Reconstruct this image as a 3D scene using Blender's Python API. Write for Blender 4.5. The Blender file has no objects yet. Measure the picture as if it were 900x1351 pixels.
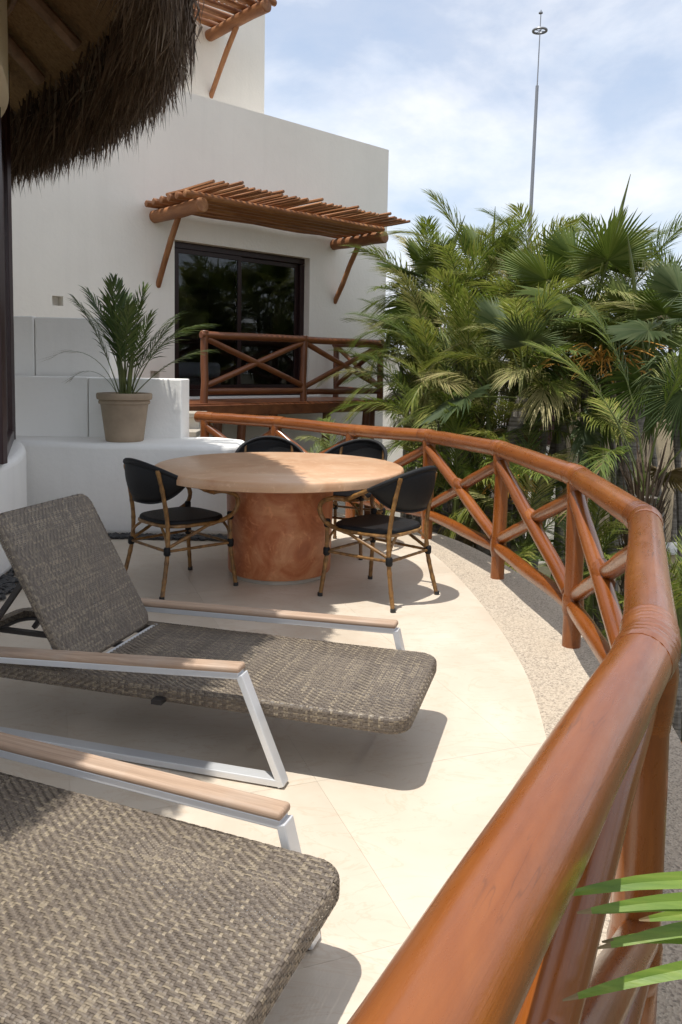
import bpy, bmesh, math, random
from mathutils import Vector, Matrix
R = math.radians
random.seed(7)
sc = bpy.context.scene
col = sc.collection

# ------------------------------------------------------------------ camera
cam_d = bpy.data.cameras.new('camera')
cam = bpy.data.objects.new('camera', cam_d); col.objects.link(cam)
cam_d.sensor_fit = 'VERTICAL'; cam_d.sensor_height = 36.0
cam_d.lens = 1050 / 1351 * 36.0
cam_d.shift_y = -0.0734
cam_d.clip_start = 0.03; cam_d.clip_end = 2000
cam.matrix_world = Matrix.Translation((0, 0, 1.42)) @ Matrix.Rotation(R(90 - 5), 4, 'X') @ Matrix.Rotation(R(1.0), 4, 'Z')
sc.camera = cam

# ------------------------------------------------------------------ world and sun
SUN = Vector((-0.22, -0.17, 1.0)).normalized()
world = bpy.data.worlds.new('World'); sc.world = world; world.use_nodes = True
nt = world.node_tree; nt.nodes.clear()
def wn(t, **k):
    n = nt.nodes.new(t)
    for a, b in k.items(): setattr(n, a, b)
    return n
sky = wn('ShaderNodeTexSky', sky_type='NISHITA', sun_disc=False)
sky.sun_elevation = math.asin(SUN.z); sky.sun_rotation = math.atan2(SUN.x, SUN.y)
sky.air_density = 1.0; sky.dust_density = 1.5; sky.ozone_density = 1.0
skys = wn('ShaderNodeVectorMath', operation='SCALE'); skys.inputs['Scale'].default_value = 0.15
nt.links.new(sky.outputs[0], skys.inputs[0])
tc = wn('ShaderNodeTexCoord')
mp = wn('ShaderNodeMapping'); mp.inputs['Scale'].default_value = (1.0, 1.0, 2.1); mp.inputs['Location'].default_value = (0.35, 0.2, 0.15)
nt.links.new(tc.outputs['Generated'], mp.inputs[0])
n1 = wn('ShaderNodeTexNoise'); n1.inputs['Scale'].default_value = 3.1; n1.inputs['Detail'].default_value = 9; n1.inputs['Roughness'].default_value = 0.56; n1.inputs['Distortion'].default_value = 0.25
nt.links.new(mp.outputs[0], n1.inputs['Vector'])
r1 = wn('ShaderNodeValToRGB'); r1.color_ramp.elements[0].position = 0.38; r1.color_ramp.elements[0].color = (0.42, 0.42, 0.42, 1)
r1.color_ramp.elements[1].position = 0.63; r1.color_ramp.elements[1].color = (1, 1, 1, 1)
nt.links.new(n1.outputs['Fac'], r1.inputs[0])
n2 = wn('ShaderNodeTexNoise'); n2.inputs['Scale'].default_value = 6.0; n2.inputs['Detail'].default_value = 7; n2.inputs['Roughness'].default_value = 0.6
nt.links.new(mp.outputs[0], n2.inputs['Vector'])
r2 = wn('ShaderNodeValToRGB'); r2.color_ramp.elements[0].position = 0.3; r2.color_ramp.elements[0].color = (0.70, 0.78, 0.90, 1)
r2.color_ramp.elements[1].position = 0.62; r2.color_ramp.elements[1].color = (0.93, 0.94, 0.97, 1)
nt.links.new(n2.outputs['Fac'], r2.inputs[0])
mx = wn('ShaderNodeMix', data_type='RGBA')
nt.links.new(r1.outputs[0], mx.inputs[0]); nt.links.new(skys.outputs[0], mx.inputs[6]); nt.links.new(r2.outputs[0], mx.inputs[7])
bg = wn('ShaderNodeBackground'); bg.inputs['Strength'].default_value = 1.0
nt.links.new(mx.outputs[2], bg.inputs[0])
wo = wn('ShaderNodeOutputWorld'); nt.links.new(bg.outputs[0], wo.inputs[0])

sun_d = bpy.data.lights.new('sun', 'SUN'); sun_d.energy = 4.0; sun_d.angle = R(0.53); sun_d.color = (1.0, 0.965, 0.90)
sun = bpy.data.objects.new('sun', sun_d); col.objects.link(sun)
sun.rotation_euler = SUN.to_track_quat('Z', 'Y').to_euler(); sun.location = SUN * 30

vs = sc.view_settings
vs.view_transform = 'Standard'; vs.look = 'None'; vs.exposure = 0.27; vs.gamma = 1.0; vs.use_curve_mapping = False
sc.render.engine = 'CYCLES'
sc.cycles.max_bounces = 8; sc.cycles.transmission_bounces = 6; sc.cycles.transparent_max_bounces = 8

# ------------------------------------------------------------------ helpers
def V(*a): return Vector(a)
def tag(o, label=None, cat=None, group=None, kind=None):
    if label: o['label'] = label
    if cat: o['category'] = cat
    if group: o['group'] = group
    if kind: o['kind'] = kind
    return o
def empty(name, loc=(0, 0, 0), label=None, cat=None, group=None):
    o = bpy.data.objects.new(name, None); col.objects.link(o); o.location = loc
    o.empty_display_size = 0.1
    return tag(o, label, cat, group)
def base(o):
    p = Vector((0, 0, 0))
    while o is not None:
        p = p + o.location; o = o.parent
    return p
def link(name, mesh, parent=None):
    o = bpy.data.objects.new(name, mesh); col.objects.link(o)
    if parent is not None: o.parent = parent
    return o
class MB:
    def __init__(s): s.v = []; s.f = []; s.m = []
    def add(s, vs_, fs_, mi=0):
        b = len(s.v); s.v += [tuple(p) for p in vs_]
        for f in fs_: s.f.append(tuple(b + i for i in f)); s.m.append(mi)
    def box(s, c, size, rot=None, mi=0):
        c = Vector(c); hx, hy, hz = (q / 2 for q in size)
        P = [Vector((x, y, z)) for x in (-hx, hx) for y in (-hy, hy) for z in (-hz, hz)]
        if rot is not None: P = [rot @ p for p in P]
        s.add([c + p for p in P], [(0, 1, 3, 2), (4, 6, 7, 5), (0, 4, 5, 1), (2, 3, 7, 6), (0, 2, 6, 4), (1, 5, 7, 3)], mi)
    def beam(s, a, b, w, h, mi=0, upv=(0, 0, 1)):
        a = Vector(a); b = Vector(b); d = (b - a); L = d.length; d.normalize()
        up = Vector(upv); side = d.cross(up)
        if side.length < 1e-4: side = d.cross(Vector((1, 0, 0)))
        side.normalize(); up = side.cross(d)
        M = Matrix((d, side, up)).transposed()
        s.box((a + b) / 2, (L, w, h), M, mi)
    def tube(s, path, rad, n=10, caps=True, mi=0, closed=False, flat=1.0):
        path = [Vector(p) for p in path]; k = len(path)
        if not hasattr(rad, '__len__'): rad = [rad] * k
        ref = None; rings = []
        for i, p in enumerate(path):
            if closed: t = path[(i + 1) % k] - path[i - 1]
            else: t = path[min(i + 1, k - 1)] - path[max(i - 1, 0)]
            if t.length < 1e-9: t = Vector((0, 0, 1))
            t.normalize()
            if ref is None:
                ref = Vector((0, 0, 1)) if abs(t.z) < 0.9 else Vector((1, 0, 0))
            a = ref - t * ref.dot(t)
            if a.length < 1e-5: a = t.orthogonal()
            a.normalize(); ref = a; b = t.cross(a)
            rings.append([p + (a * math.cos(2 * math.pi * j / n) * flat + b * math.sin(2 * math.pi * j / n)) * rad[i] for j in range(n)])
        vs_ = [q for r in rings for q in r]; fs = []
        for i in range(k if closed else k - 1):
            i2 = (i + 1) % k
            for j in range(n):
                j2 = (j + 1) % n
                fs.append((i * n + j, i * n + j2, i2 * n + j2, i2 * n + j))
        if caps and not closed:
            fs.append(tuple(range(n - 1, -1, -1))); fs.append(tuple((k - 1) * n + j for j in range(n)))
        s.add(vs_, fs, mi)
    def lathe(s, prof, n=32, c=(0, 0, 0), mi=0, cap=True):
        c = Vector(c); vs_ = []; fs = []; k = len(prof)
        for r, z in prof:
            for j in range(n):
                a = 2 * math.pi * j / n
                vs_.append(c + Vector((r * math.cos(a), r * math.sin(a), z)))
        for i in range(k - 1):
            for j in range(n):
                j2 = (j + 1) % n
                fs.append((i * n + j, i * n + j2, (i + 1) * n + j2, (i + 1) * n + j))
        if cap:
            fs.append(tuple(range(n - 1, -1, -1))); fs.append(tuple((k - 1) * n + j for j in range(n)))
        s.add(vs_, fs, mi)
    def prism(s, poly, z0, z1, mi=0):
        n = len(poly)
        vs_ = [(p[0], p[1], z0) for p in poly] + [(p[0], p[1], z1) for p in poly]
        fs = [tuple(range(n - 1, -1, -1)), tuple(range(n, 2 * n))] + [(i, (i + 1) % n, n + (i + 1) % n, n + i) for i in range(n)]
        s.add(vs_, fs, mi)
    def mesh(s, name, mats, off=None, smooth=False, angle=None):
        me = bpy.data.meshes.new(name)
        vv = s.v if off is None else [(x - off[0], y - off[1], z - off[2]) for x, y, z in s.v]
        me.from_pydata(vv, [], s.f); me.update()
        for m in (mats if isinstance(mats, (list, tuple)) else [mats]): me.materials.append(m)
        if any(s.m): me.polygons.foreach_set('material_index', s.m)
        if smooth:
            me.polygons.foreach_set('use_smooth', [True] * len(me.polygons))
            if angle is not None: me.set_sharp_from_angle(angle=R(angle))
        return me
    def build(s, name, mats, parent=None, smooth=False, angle=40, bevel=0, world_coords=True, seg=2):
        off = base(parent) if (parent is not None and world_coords) else None
        o = link(name, s.mesh(name, mats, off, smooth, angle), parent)
        if bevel:
            md = o.modifiers.new('bevel', 'BEVEL'); md.width = bevel; md.segments = seg; md.limit_method = 'ANGLE'; md.angle_limit = R(35)
            md.harden_normals = False
        return o
def catmull(P, n=8, closed=False):
    P = [Vector(p) for p in P]; out = []; k = len(P)
    for i in range(k if closed else k - 1):
        if closed: a, b, c, d = P[i - 1], P[i], P[(i + 1) % k], P[(i + 2) % k]
        else: a, b, c, d = P[max(i - 1, 0)], P[i], P[i + 1], P[min(i + 2, k - 1)]
        for j in range(n):
            t = j / n
            out.append(0.5 * ((2 * b) + (c - a) * t + (2 * a - 5 * b + 4 * c - d) * t * t + (3 * b - a - 3 * c + d) * t ** 3))
    if not closed: out.append(P[-1])
    return out
def copy_tree(o, parent=None):
    c = o.copy(); col.objects.link(c); c.parent = parent
    for ch in list(o.children): copy_tree(ch, c)
    return c

# ------------------------------------------------------------------ materials
class MT:
    def __init__(s, name):
        s.m = bpy.data.materials.new(name); s.m.use_nodes = True
        s.t = s.m.node_tree; s.b = s.t.nodes['Principled BSDF']
    def n(s, t, **k):
        o = s.t.nodes.new(t)
        for a, b in k.items(): setattr(o, a, b)
        return o
    def l(s, a, b): s.t.links.new(a, b)
    def coord(s, scale=(1, 1, 1), kind='Object'):
        c = s.n('ShaderNodeTexCoord'); m = s.n('ShaderNodeMapping'); m.inputs['Scale'].default_value = scale
        s.l(c.outputs[kind], m.inputs[0]); return m.outputs[0]
    def pos(s, scale=(1, 1, 1)):
        c = s.n('ShaderNodeNewGeometry'); m = s.n('ShaderNodeMapping'); m.inputs['Scale'].default_value = scale
        s.l(c.outputs['Position'], m.inputs[0]); return m.outputs[0]
    def noise(s, vec, scale, detail=4, rough=0.55, dist=0.0):
        o = s.n('ShaderNodeTexNoise'); o.inputs['Scale'].default_value = scale; o.inputs['Detail'].default_value = detail
        o.inputs['Roughness'].default_value = rough; o.inputs['Distortion'].default_value = dist
        if vec is not None: s.l(vec, o.inputs['Vector'])
        return o.outputs['Fac']
    def ramp(s, fac, stops):
        o = s.n('ShaderNodeValToRGB'); e = o.color_ramp.elements
        while len(e) < len(stops): e.new(0.5)
        for i, (p, c) in enumerate(stops):
            e[i].position = p; e[i].color = (c[0], c[1], c[2], 1) if hasattr(c, '__len__') else (c, c, c, 1)
        s.l(fac, o.inputs[0]); return o.outputs[0]
    def mix(s, fac, a, b, mode='MIX'):
        o = s.n('ShaderNodeMix', data_type='RGBA', blend_type=mode)
        for i, q in ((0, fac), (6, a), (7, b)):
            if hasattr(q, 'is_output'): s.l(q, o.inputs[i])
            elif hasattr(q, '__len__'): o.inputs[i].default_value = (q[0], q[1], q[2], 1)
            else: o.inputs[i].default_value = q
        return o.outputs[2]
    def set(s, **k):
        for a, b in k.items():
            a = a.replace('_', ' ')
            for q in (a, a.title(), a.capitalize()):
                if q in s.b.inputs:
                    i = s.b.inputs[q]; break
            if hasattr(b, 'is_output'): s.l(b, i)
            elif hasattr(b, '__len__'): i.default_value = (b[0], b[1], b[2], 1)
            else: i.default_value = b
        return s
    def bump(s, h, strength=0.3, dist=0.01):
        o = s.n('ShaderNodeBump'); o.inputs['Strength'].default_value = strength; o.inputs['Distance'].default_value = dist
        s.l(h, o.inputs['Height']); s.l(o.outputs[0], s.b.inputs['Normal']); return s

def stucco(name, c1, c2, streak=0.25):
    m = MT(name); p = m.pos()
    a = m.noise(p, 0.9, 5, 0.6); c = m.ramp(a, [(0.3, c2), (0.65, c1)])
    st = m.noise(m.pos((7, 7, 0.35)), 1.0, 4, 0.6); sm = m.ramp(st, [(0.52, 0.0), (0.8, 1.0)])
    f = m.n('ShaderNodeMath', operation='MULTIPLY'); m.l(sm, f.inputs[0]); f.inputs[1].default_value = streak
    c = m.mix(f.outputs[0], c, tuple(q * 0.68 for q in c2))
    m.set(Base_Color=c, Roughness=0.85)
    hh = m.mix(0.5, m.noise(p, 22, 6, 0.65), m.noise(p, 3.5, 3, 0.5, 0.6)); m.bump(hh, 0.5, 0.016); return m.m
M = {}
M['house'] = stucco('house_stucco', (0.86, 0.815, 0.735), (0.81, 0.765, 0.69), 0.12)
M['white'] = stucco('white_stucco', (0.90, 0.88, 0.84), (0.85, 0.83, 0.79), 0.13)
M['beige'] = stucco('beige_stucco', (0.55, 0.45, 0.30), (0.46, 0.37, 0.245), 0.5)
M['cream'] = stucco('cream_plaster', (0.62, 0.55, 0.42), (0.55, 0.48, 0.36), 0.1)

def stone_floor():
    m = MT('cream_limestone'); p = m.pos()
    oi = m.n('ShaderNodeObjectInfo')
    a = m.noise(p, 1.4, 7, 0.62, 0.8)
    c = m.ramp(a, [(0.28, (0.545, 0.46, 0.36)), (0.5, (0.62, 0.54, 0.435)), (0.7, (0.68, 0.61, 0.51))])
    v = m.noise(m.pos((1, 2.2, 1)), 2.6, 8, 0.6, 1.6)
    vm = m.ramp(v, [(0.48, 0.0), (0.5, 0.55), (0.52, 0.0)])
    c = m.mix(vm, c, (0.55, 0.43, 0.31))
    st = m.noise(p, 0.55, 6, 0.65, 0.5); c = m.mix(m.ramp(st, [(0.5, 0.0), (0.72, 0.35)]), c, (0.50, 0.42, 0.33))
    sp = m.noise(p, 46, 3, 0.6); sm = m.ramp(sp, [(0.70, 0.0), (0.76, 0.7)])
    c = m.mix(sm, c, (0.42, 0.31, 0.20))
    tint = m.ramp(oi.outputs['Random'], [(0.0, (0.93, 0.92, 0.91)), (1.0, (1.0, 1.0, 1.0))])
    c = m.mix(1.0, c, tint, 'MULTIPLY')
    m.set(Base_Color=c, Roughness=m.ramp(a, [(0.3, 0.36), (0.7, 0.52)]))
    m.bump(m.noise(p, 60, 4), 0.06, 0.004); return m.m
M['floor'] = stone_floor()
def aggregate():
    m = MT('exposed_aggregate'); p = m.pos()
    vo = m.n('ShaderNodeTexVoronoi'); vo.inputs['Scale'].default_value = 150; m.l(p, vo.inputs['Vector'])
    sep = m.n('ShaderNodeSeparateColor'); m.l(vo.outputs['Color'], sep.inputs[0])
    c = m.ramp(sep.outputs[0], [(0.0, (0.19, 0.16, 0.13)), (0.25, (0.36, 0.30, 0.235)), (0.6, (0.47, 0.395, 0.305)), (1.0, (0.56, 0.48, 0.38))])
    g = m.noise(p, 2.0, 5, 0.6); c = m.mix(m.ramp(g, [(0.35, 0.0), (0.75, 0.45)]), c, (0.52, 0.43, 0.32))
    m.set(Base_Color=c, Roughness=0.8)
    m.bump(vo.outputs['Distance'], 0.5, 0.004); return m.m
M['agg'] = aggregate()
def varnish(name, dark, mid, lite, rough=0.24, coat=0.55):
    m = MT(name); oi = m.n('ShaderNodeObjectInfo')
    c0 = m.n('ShaderNodeTexCoord'); off = m.n('ShaderNodeVectorMath', operation='MULTIPLY_ADD')
    m.l(c0.outputs['Object'], off.inputs[0]); off.inputs[1].default_value = (1, 1, 1)
    cmb = m.n('ShaderNodeCombineXYZ'); k9 = m.n('ShaderNodeMath', operation='MULTIPLY'); m.l(oi.outputs['Random'], k9.inputs[0]); k9.inputs[1].default_value = 37.0
    m.l(k9.outputs[0], cmb.inputs[0]); m.l(k9.outputs[0], cmb.inputs[1]); m.l(cmb.outputs[0], off.inputs[2])
    def sc(v):
        q = m.n('ShaderNodeMapping'); q.inputs['Scale'].default_value = v; m.l(off.outputs[0], q.inputs[0]); return q.outputs[0]
    a = m.noise(sc((1.3, 5, 5)), 1.6, 6, 0.62, 0.6)
    g = m.noise(sc((2.2, 55, 55)), 1.0, 6, 0.68, 0.9)
    c = m.ramp(a, [(0.28, dark), (0.52, mid), (0.74, lite)])
    c = m.mix(m.ramp(g, [(0.45, 0.0), (0.75, 0.32)]), c, tuple(q * 0.7 for q in dark))
    kn = m.noise(sc((5, 9, 9)), 1.5, 3, 0.5); c = m.mix(m.ramp(kn, [(0.72, 0.0), (0.78, 0.5)]), c, tuple(q * 0.6 for q in dark))
    cr = m.noise(sc((1.6, 26, 26)), 1.3, 3, 0.5, 0.3); crm = m.ramp(cr, [(0.488, 0.0), (0.497, 0.75), (0.506, 0.0)]); gate = m.ramp(m.noise(sc((1.1, 3, 3)), 1.7, 2), [(0.5, 0.0), (0.6, 1.0)]); c = m.mix(m.mix(1.0, crm, gate, 'MULTIPLY'), c, tuple(q * 0.35 for q in dark))
    wr = m.noise(sc((4, 14, 14)), 2.2, 7, 0.75, 0.4); c = m.mix(m.ramp(wr, [(0.69, 0.0), (0.75, 0.4)]), c, tuple(min(1, q * 1.4 + 0.02) for q in lite))
    hv = m.ramp(oi.outputs['Random'], [(0.0, (0.82, 0.80, 0.78)), (1.0, (1.1, 1.12, 1.15))])
    c = m.mix(1.0, c, hv, 'MULTIPLY')
    m.set(Base_Color=c, Roughness=m.ramp(wr, [(0.4, rough + 0.10), (0.72, rough + 0.3)]), Coat_Weight=coat, Coat_Roughness=m.ramp(a, [(0.3, rough * 0.6), (0.7, rough * 1.5)]))
    hh = m.mix(0.55, g, m.noise(sc((8, 16, 16)), 2.2, 5, 0.6)); m.bump(hh, 0.35, 0.005); return m.m
M['varnish'] = varnish('varnished_log', (0.155, 0.040, 0.005), (0.222, 0.061, 0.008), (0.285, 0.090, 0.014), 0.15, 0.45)
M['varnish2'] = varnish('dark_varnished_log', (0.12, 0.033, 0.009), (0.18, 0.054, 0.014), (0.25, 0.088, 0.026), 0.35, 0.35)
M['log'] = varnish('awning_log', (0.19, 0.068, 0.021), (0.31, 0.125, 0.042), (0.43, 0.215, 0.09), 0.45, 0.2)
def simple(name, c, rough=0.5, metal=0.0, var=0.0, scale=8, bump=0.0, **k):
    m = MT(name)
    if var:
        a = m.noise(m.pos(), scale, 5, 0.6)
        m.set(Base_Color=m.ramp(a, [(0.3, tuple(q * (1 - var) for q in c)), (0.7, tuple(min(1, q * (1 + var)) for q in c))]))
        if bump: m.bump(m.noise(m.pos(), scale * 6, 5), bump, 0.005)
    else: m.set(Base_Color=c)
    m.set(Roughness=rough, Metallic=metal, **k); return m.m
M['alu'] = simple('painted_aluminium', (0.70, 0.71, 0.72), 0.34, 0.35, 0.03, 5)
M['rubber'] = simple('black_rubber', (0.02, 0.02, 0.02), 0.6)
M['darkmetal'] = simple('dark_steel', (0.045, 0.04, 0.038), 0.45, 0.3)
def teak():
    m = MT('weathered_teak'); p = m.coord((1, 1, 1))
    a = m.noise(m.coord((2.0, 60, 60)), 1.5, 6, 0.65, 0.6)
    c = m.ramp(a, [(0.3, (0.30, 0.20, 0.135)), (0.55, (0.42, 0.29, 0.20)), (0.75, (0.52, 0.385, 0.28))])
    b = m.noise(p, 5, 4); c = m.mix(m.ramp(b, [(0.45, 0.0), (0.8, 0.4)]), c, (0.44, 0.40, 0.35))
    m.set(Base_Color=c, Roughness=0.6); m.bump(a, 0.2, 0.003); return m.m
M['teak'] = teak()
def wicker():
    m = MT('synthetic_wicker'); g = m.n('ShaderNodeNewGeometry')
    c = m.ramp(g.outputs['Random Per Island'], [(0.0, (0.115, 0.095, 0.08)), (0.4, (0.145, 0.12, 0.10)), (0.75, (0.185, 0.155, 0.124)), (1.0, (0.29, 0.245, 0.185))])
    n = m.noise(m.coord((1, 1, 1)), 240, 3, 0.6); c = m.mix(m.ramp(n, [(0.4, 0.0), (0.8, 0.4)]), c, (0.09, 0.075, 0.065))
    m.set(Base_Color=m.mix(1.0, c, (1.0, 0.96, 0.88), 'MULTIPLY'), Roughness=0.5); return m.m
M['wicker'] = wicker()
M['wicker_dark'] = simple('dark_wicker_braid', (0.13, 0.105, 0.085), 0.6, 0, 0.45, 90, 0.5)
def terracotta_stone(name, stops, scale=3.2, rough=0.36):
    m = MT(name); p = m.coord()
    a = m.noise(p, scale, 8, 0.64, 1.3)
    c = m.ramp(a, stops)
    b = m.noise(p, 13, 7, 0.7, 0.8); c = m.mix(m.ramp(b, [(0.56, 0.0), (0.72, 0.55)]), c, tuple(min(1, q * 1.5) for q in stops[-1][1]))
    d = m.noise(p, 24, 5, 0.7); c = m.mix(m.ramp(d, [(0.66, 0.0), (0.73, 0.8)]), c, tuple(q * 0.55 for q in stops[0][1]))
    m.set(Base_Color=c, Roughness=rough); m.bump(d, 0.18, 0.004); return m.m
M['pedestal'] = terracotta_stone('terracotta_onyx', [(0.30, (0.27, 0.068, 0.022)), (0.46, (0.43, 0.135, 0.048)), (0.66, (0.58, 0.27, 0.125))])
M['tabletop'] = terracotta_stone('peach_marble', [(0.28, (0.50, 0.265, 0.14)), (0.5, (0.58, 0.35, 0.205)), (0.72, (0.64, 0.44, 0.29))], 2.2, 0.35)
M['textile'] = simple('black_textilene', (0.009, 0.009, 0.010), 0.55, 0, 0.25, 160, 0.3)
def bamboo():
    m = MT('bamboo_effect_tube'); 
    a = m.noise(m.coord(), 26, 4, 0.6); c = m.ramp(a, [(0.3, (0.09, 0.042, 0.012)), (0.55, (0.23, 0.115, 0.032)), (0.78, (0.36, 0.20, 0.065))])
    m.set(Base_Color=c, Roughness=0.38); return m.m
M['textile'].node_tree.nodes['Principled BSDF'].inputs['Specular IOR Level'].default_value = 0.25
M['bamboo'] = bamboo()
M['pot'] = simple('tan_clay', (0.33, 0.25, 0.172), 0.75, 0, 0.14, 7, 0.25)
M['soil'] = simple('soil', (0.05, 0.035, 0.022), 0.95, 0, 0.3, 30, 0.5)
M['frame'] = simple('dark_red_aluminium', (0.028, 0.012, 0.012), 0.35, 0.2)
M['frame_red'] = simple('maroon_window_frame', (0.032, 0.011, 0.012), 0.35, 0.1)
def glass(name, tint=(1, 1, 1)):
    m = MT(name); m.set(Base_Color=tint, Roughness=0.0, IOR=1.5); m.b.inputs['Transmission Weight'].default_value = 1.0; return m.m
M['glass'] = glass('tinted_glass', (0.42, 0.44, 0.46))
M['glass2'] = glass('green_glass', (0.55, 0.68, 0.64))
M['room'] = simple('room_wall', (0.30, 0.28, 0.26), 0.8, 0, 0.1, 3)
M['linen'] = simple('white_linen', (0.72, 0.72, 0.74), 0.8, 0, 0.06, 9)
M['yellow'] = simple('yellow_cushion_fabric', (0.38, 0.30, 0.03), 0.8)
M['straw_dark'] = None
def straw(name, stops, alongz=True):
    m = MT(name); g = m.n('ShaderNodeNewGeometry')
    c = m.ramp(g.outputs['Random Per Island'], stops)
    m.set(Base_Color=c, Roughness=0.8); return m.m
M['thatch'] = straw('palm_thatch', [(0, (0.055, 0.032, 0.019)), (0.5, (0.115, 0.074, 0.047)), (0.85, (0.19, 0.138, 0.10)), (1, (0.30, 0.24, 0.18))])
def matting():
    m = MT('palm_matting'); a = m.noise(m.coord((18, 18, 2)), 2.0, 5, 0.7, 0.5)
    c = m.ramp(a, [(0.3, (0.15, 0.085, 0.036)), (0.6, (0.29, 0.18, 0.08)), (0.8, (0.39, 0.265, 0.125))])
    m.set(Base_Color=c, Roughness=0.85); m.bump(a, 0.6, 0.02); return m.m
M['matting'] = matting()
M['rafter'] = simple('rafter_wood', (0.24, 0.155, 0.10), 0.7, 0, 0.3, 9, 0.3)
def leafmat(name, stops, trans=0.25):
    m = MT(name); oi = m.n('ShaderNodeObjectInfo'); g = m.n('ShaderNodeNewGeometry')
    ad = m.n('ShaderNodeMath', operation='ADD'); m.l(oi.outputs['Random'], ad.inputs[0]); m.l(g.outputs['Random Per Island'], ad.inputs[1])
    hv = m.n('ShaderNodeMath', operation='MULTIPLY'); m.l(ad.outputs[0], hv.inputs[0]); hv.inputs[1].default_value = 0.5
    c = m.ramp(hv.outputs[0], stops)
    m.set(Base_Color=c, Roughness=0.5, Specular_IOR_Level=0.35)
    tr = m.n('ShaderNodeBsdfTranslucent'); m.l(m.mix(0.35, c, (0.22, 0.30, 0.03)), tr.inputs[0])
    ms = m.n('ShaderNodeMixShader'); ms.inputs[0].default_value = trans
    m.l(m.b.outputs[0], ms.inputs[1]); m.l(tr.outputs[0], ms.inputs[2])
    m.l(ms.outputs[0], m.t.nodes['Material Output'].inputs[0]); return m.m
M['areca'] = leafmat('areca_leaf', [(0.1, (0.05, 0.085, 0.015)), (0.33, (0.105, 0.15, 0.025)), (0.6, (0.20, 0.23, 0.045)), (0.95, (0.38, 0.34, 0.10))], 0.34)
M['fan'] = leafmat('fan_leaf', [(0.1, (0.062, 0.098, 0.022)), (0.5, (0.12, 0.165, 0.036)), (0.9, (0.23, 0.26, 0.07))], 0.34)
M['pale'] = leafmat('pale_leaf', [(0.1, (0.184, 0.218, 0.069)), (0.5, (0.299, 0.287, 0.109)), (0.9, (0.414, 0.345, 0.161))])
M['dry'] = leafmat('dry_leaf', [(0.1, (0.13, 0.085, 0.04)), (0.5, (0.22, 0.15, 0.07)), (0.9, (0.32, 0.24, 0.12))], 0.15)
M['blue'] = leafmat('blue_green_leaf', [(0.1, (0.045, 0.07, 0.028)), (0.5, (0.08, 0.115, 0.045)), (0.9, (0.14, 0.17, 0.075))])
M['bright'] = leafmat('bright_leaf', [(0.1, (0.12, 0.20, 0.025)), (0.5, (0.19, 0.28, 0.04)), (0.9, (0.28, 0.36, 0.07))], 0.35)
def ribbed():
    m = MT('ribbed_leaf'); g = m.n('ShaderNodeNewGeometry'); a = m.noise(m.pos((3, 40, 90)), 1.0, 4, 0.6, 0.3); a2 = m.noise(m.pos(), 22, 4, 0.6)
    c = m.ramp(a, [(0.3, (0.10, 0.19, 0.018)), (0.6, (0.19, 0.29, 0.035)), (0.8, (0.30, 0.37, 0.07))]); c = m.mix(m.ramp(a2, [(0.5, 0.0), (0.8, 0.5)]), c, (0.26, 0.27, 0.05))
    m.set(Base_Color=c, Roughness=0.4); m.bump(a, 0.3, 0.002)
    tr = m.n('ShaderNodeBsdfTranslucent'); m.l(c, tr.inputs[0]); ms = m.n('ShaderNodeMixShader'); ms.inputs[0].default_value = 0.3
    m.l(m.b.outputs[0], ms.inputs[1]); m.l(tr.outputs[0], ms.inputs[2]); m.l(ms.outputs[0], m.t.nodes['Material Output'].inputs[0]); return m.m
M['bright2'] = ribbed()
M['potleaf'] = leafmat('potted_palm_leaf', [(0.1, (0.03, 0.055, 0.018)), (0.5, (0.06, 0.095, 0.028)), (0.9, (0.12, 0.155, 0.045))])
def trunkmat():
    m = MT('palm_trunk'); a = m.noise(m.pos((1, 1, 14)), 3.0, 4, 0.6)
    c = m.ramp(a, [(0.35, (0.11, 0.095, 0.08)), (0.55, (0.23, 0.205, 0.18)), (0.75, (0.33, 0.30, 0.265))])
    m.set(Base_Color=c, Roughness=0.85); m.bump(a, 0.6, 0.02); return m.m
M['trunk'] = trunkmat()
M['greenstem'] = simple('green_stem', (0.10, 0.12, 0.03), 0.5, 0, 0.3, 6)
M['flower'] = simple('orange_flower_stalk', (0.50, 0.25, 0.04), 0.7, 0, 0.3, 20)
M['ground'] = simple('garden_soil', (0.06, 0.055, 0.03), 0.95, 0, 0.4, 1.5, 0.5)
M['steel'] = simple('galvanised_steel', (0.24, 0.245, 0.26), 0.45, 0.5, 0.06, 2)
M['grout'] = simple('grout', (0.56, 0.48, 0.38), 0.9)
M['pebble'] = simple('dark_pebble', (0.035, 0.035, 0.037), 0.5, 0, 0.5, 30)
M['stonestep'] = simple('stone_tread', (0.40, 0.36, 0.30), 0.7, 0, 0.12, 6, 0.2)

# ------------------------------------------------------------------ terrace
INNER = [(-1.1, -1.4), (-0.75, -0.75), (-0.35, 0.0), (0.05, 0.75), (0.34, 1.4), (0.58, 2.05), (0.765, 2.75), (0.835, 3.1), (0.893, 3.72), (0.885, 4.5), (0.82, 5.35), (0.72, 6.05), (0.58, 6.68), (0.12, 7.38), (-0.62, 7.98), (-1.5, 8.4), (-2.4, 8.6)]
NODES = [(-1.42, 8.30), (-0.65, 7.95), (0.10, 7.35), (0.735, 6.60), (1.089, 5.36), (1.215, 4.03), (1.105, 2.84), (0.625, 1.55), (-0.115, 0.28), (-0.85, -0.95)]
POSTC = catmull([(x, y, 0) for x, y in reversed(NODES)], 6)
inner = catmull([(x, y, 0) for x, y in INNER], 6)
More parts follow.
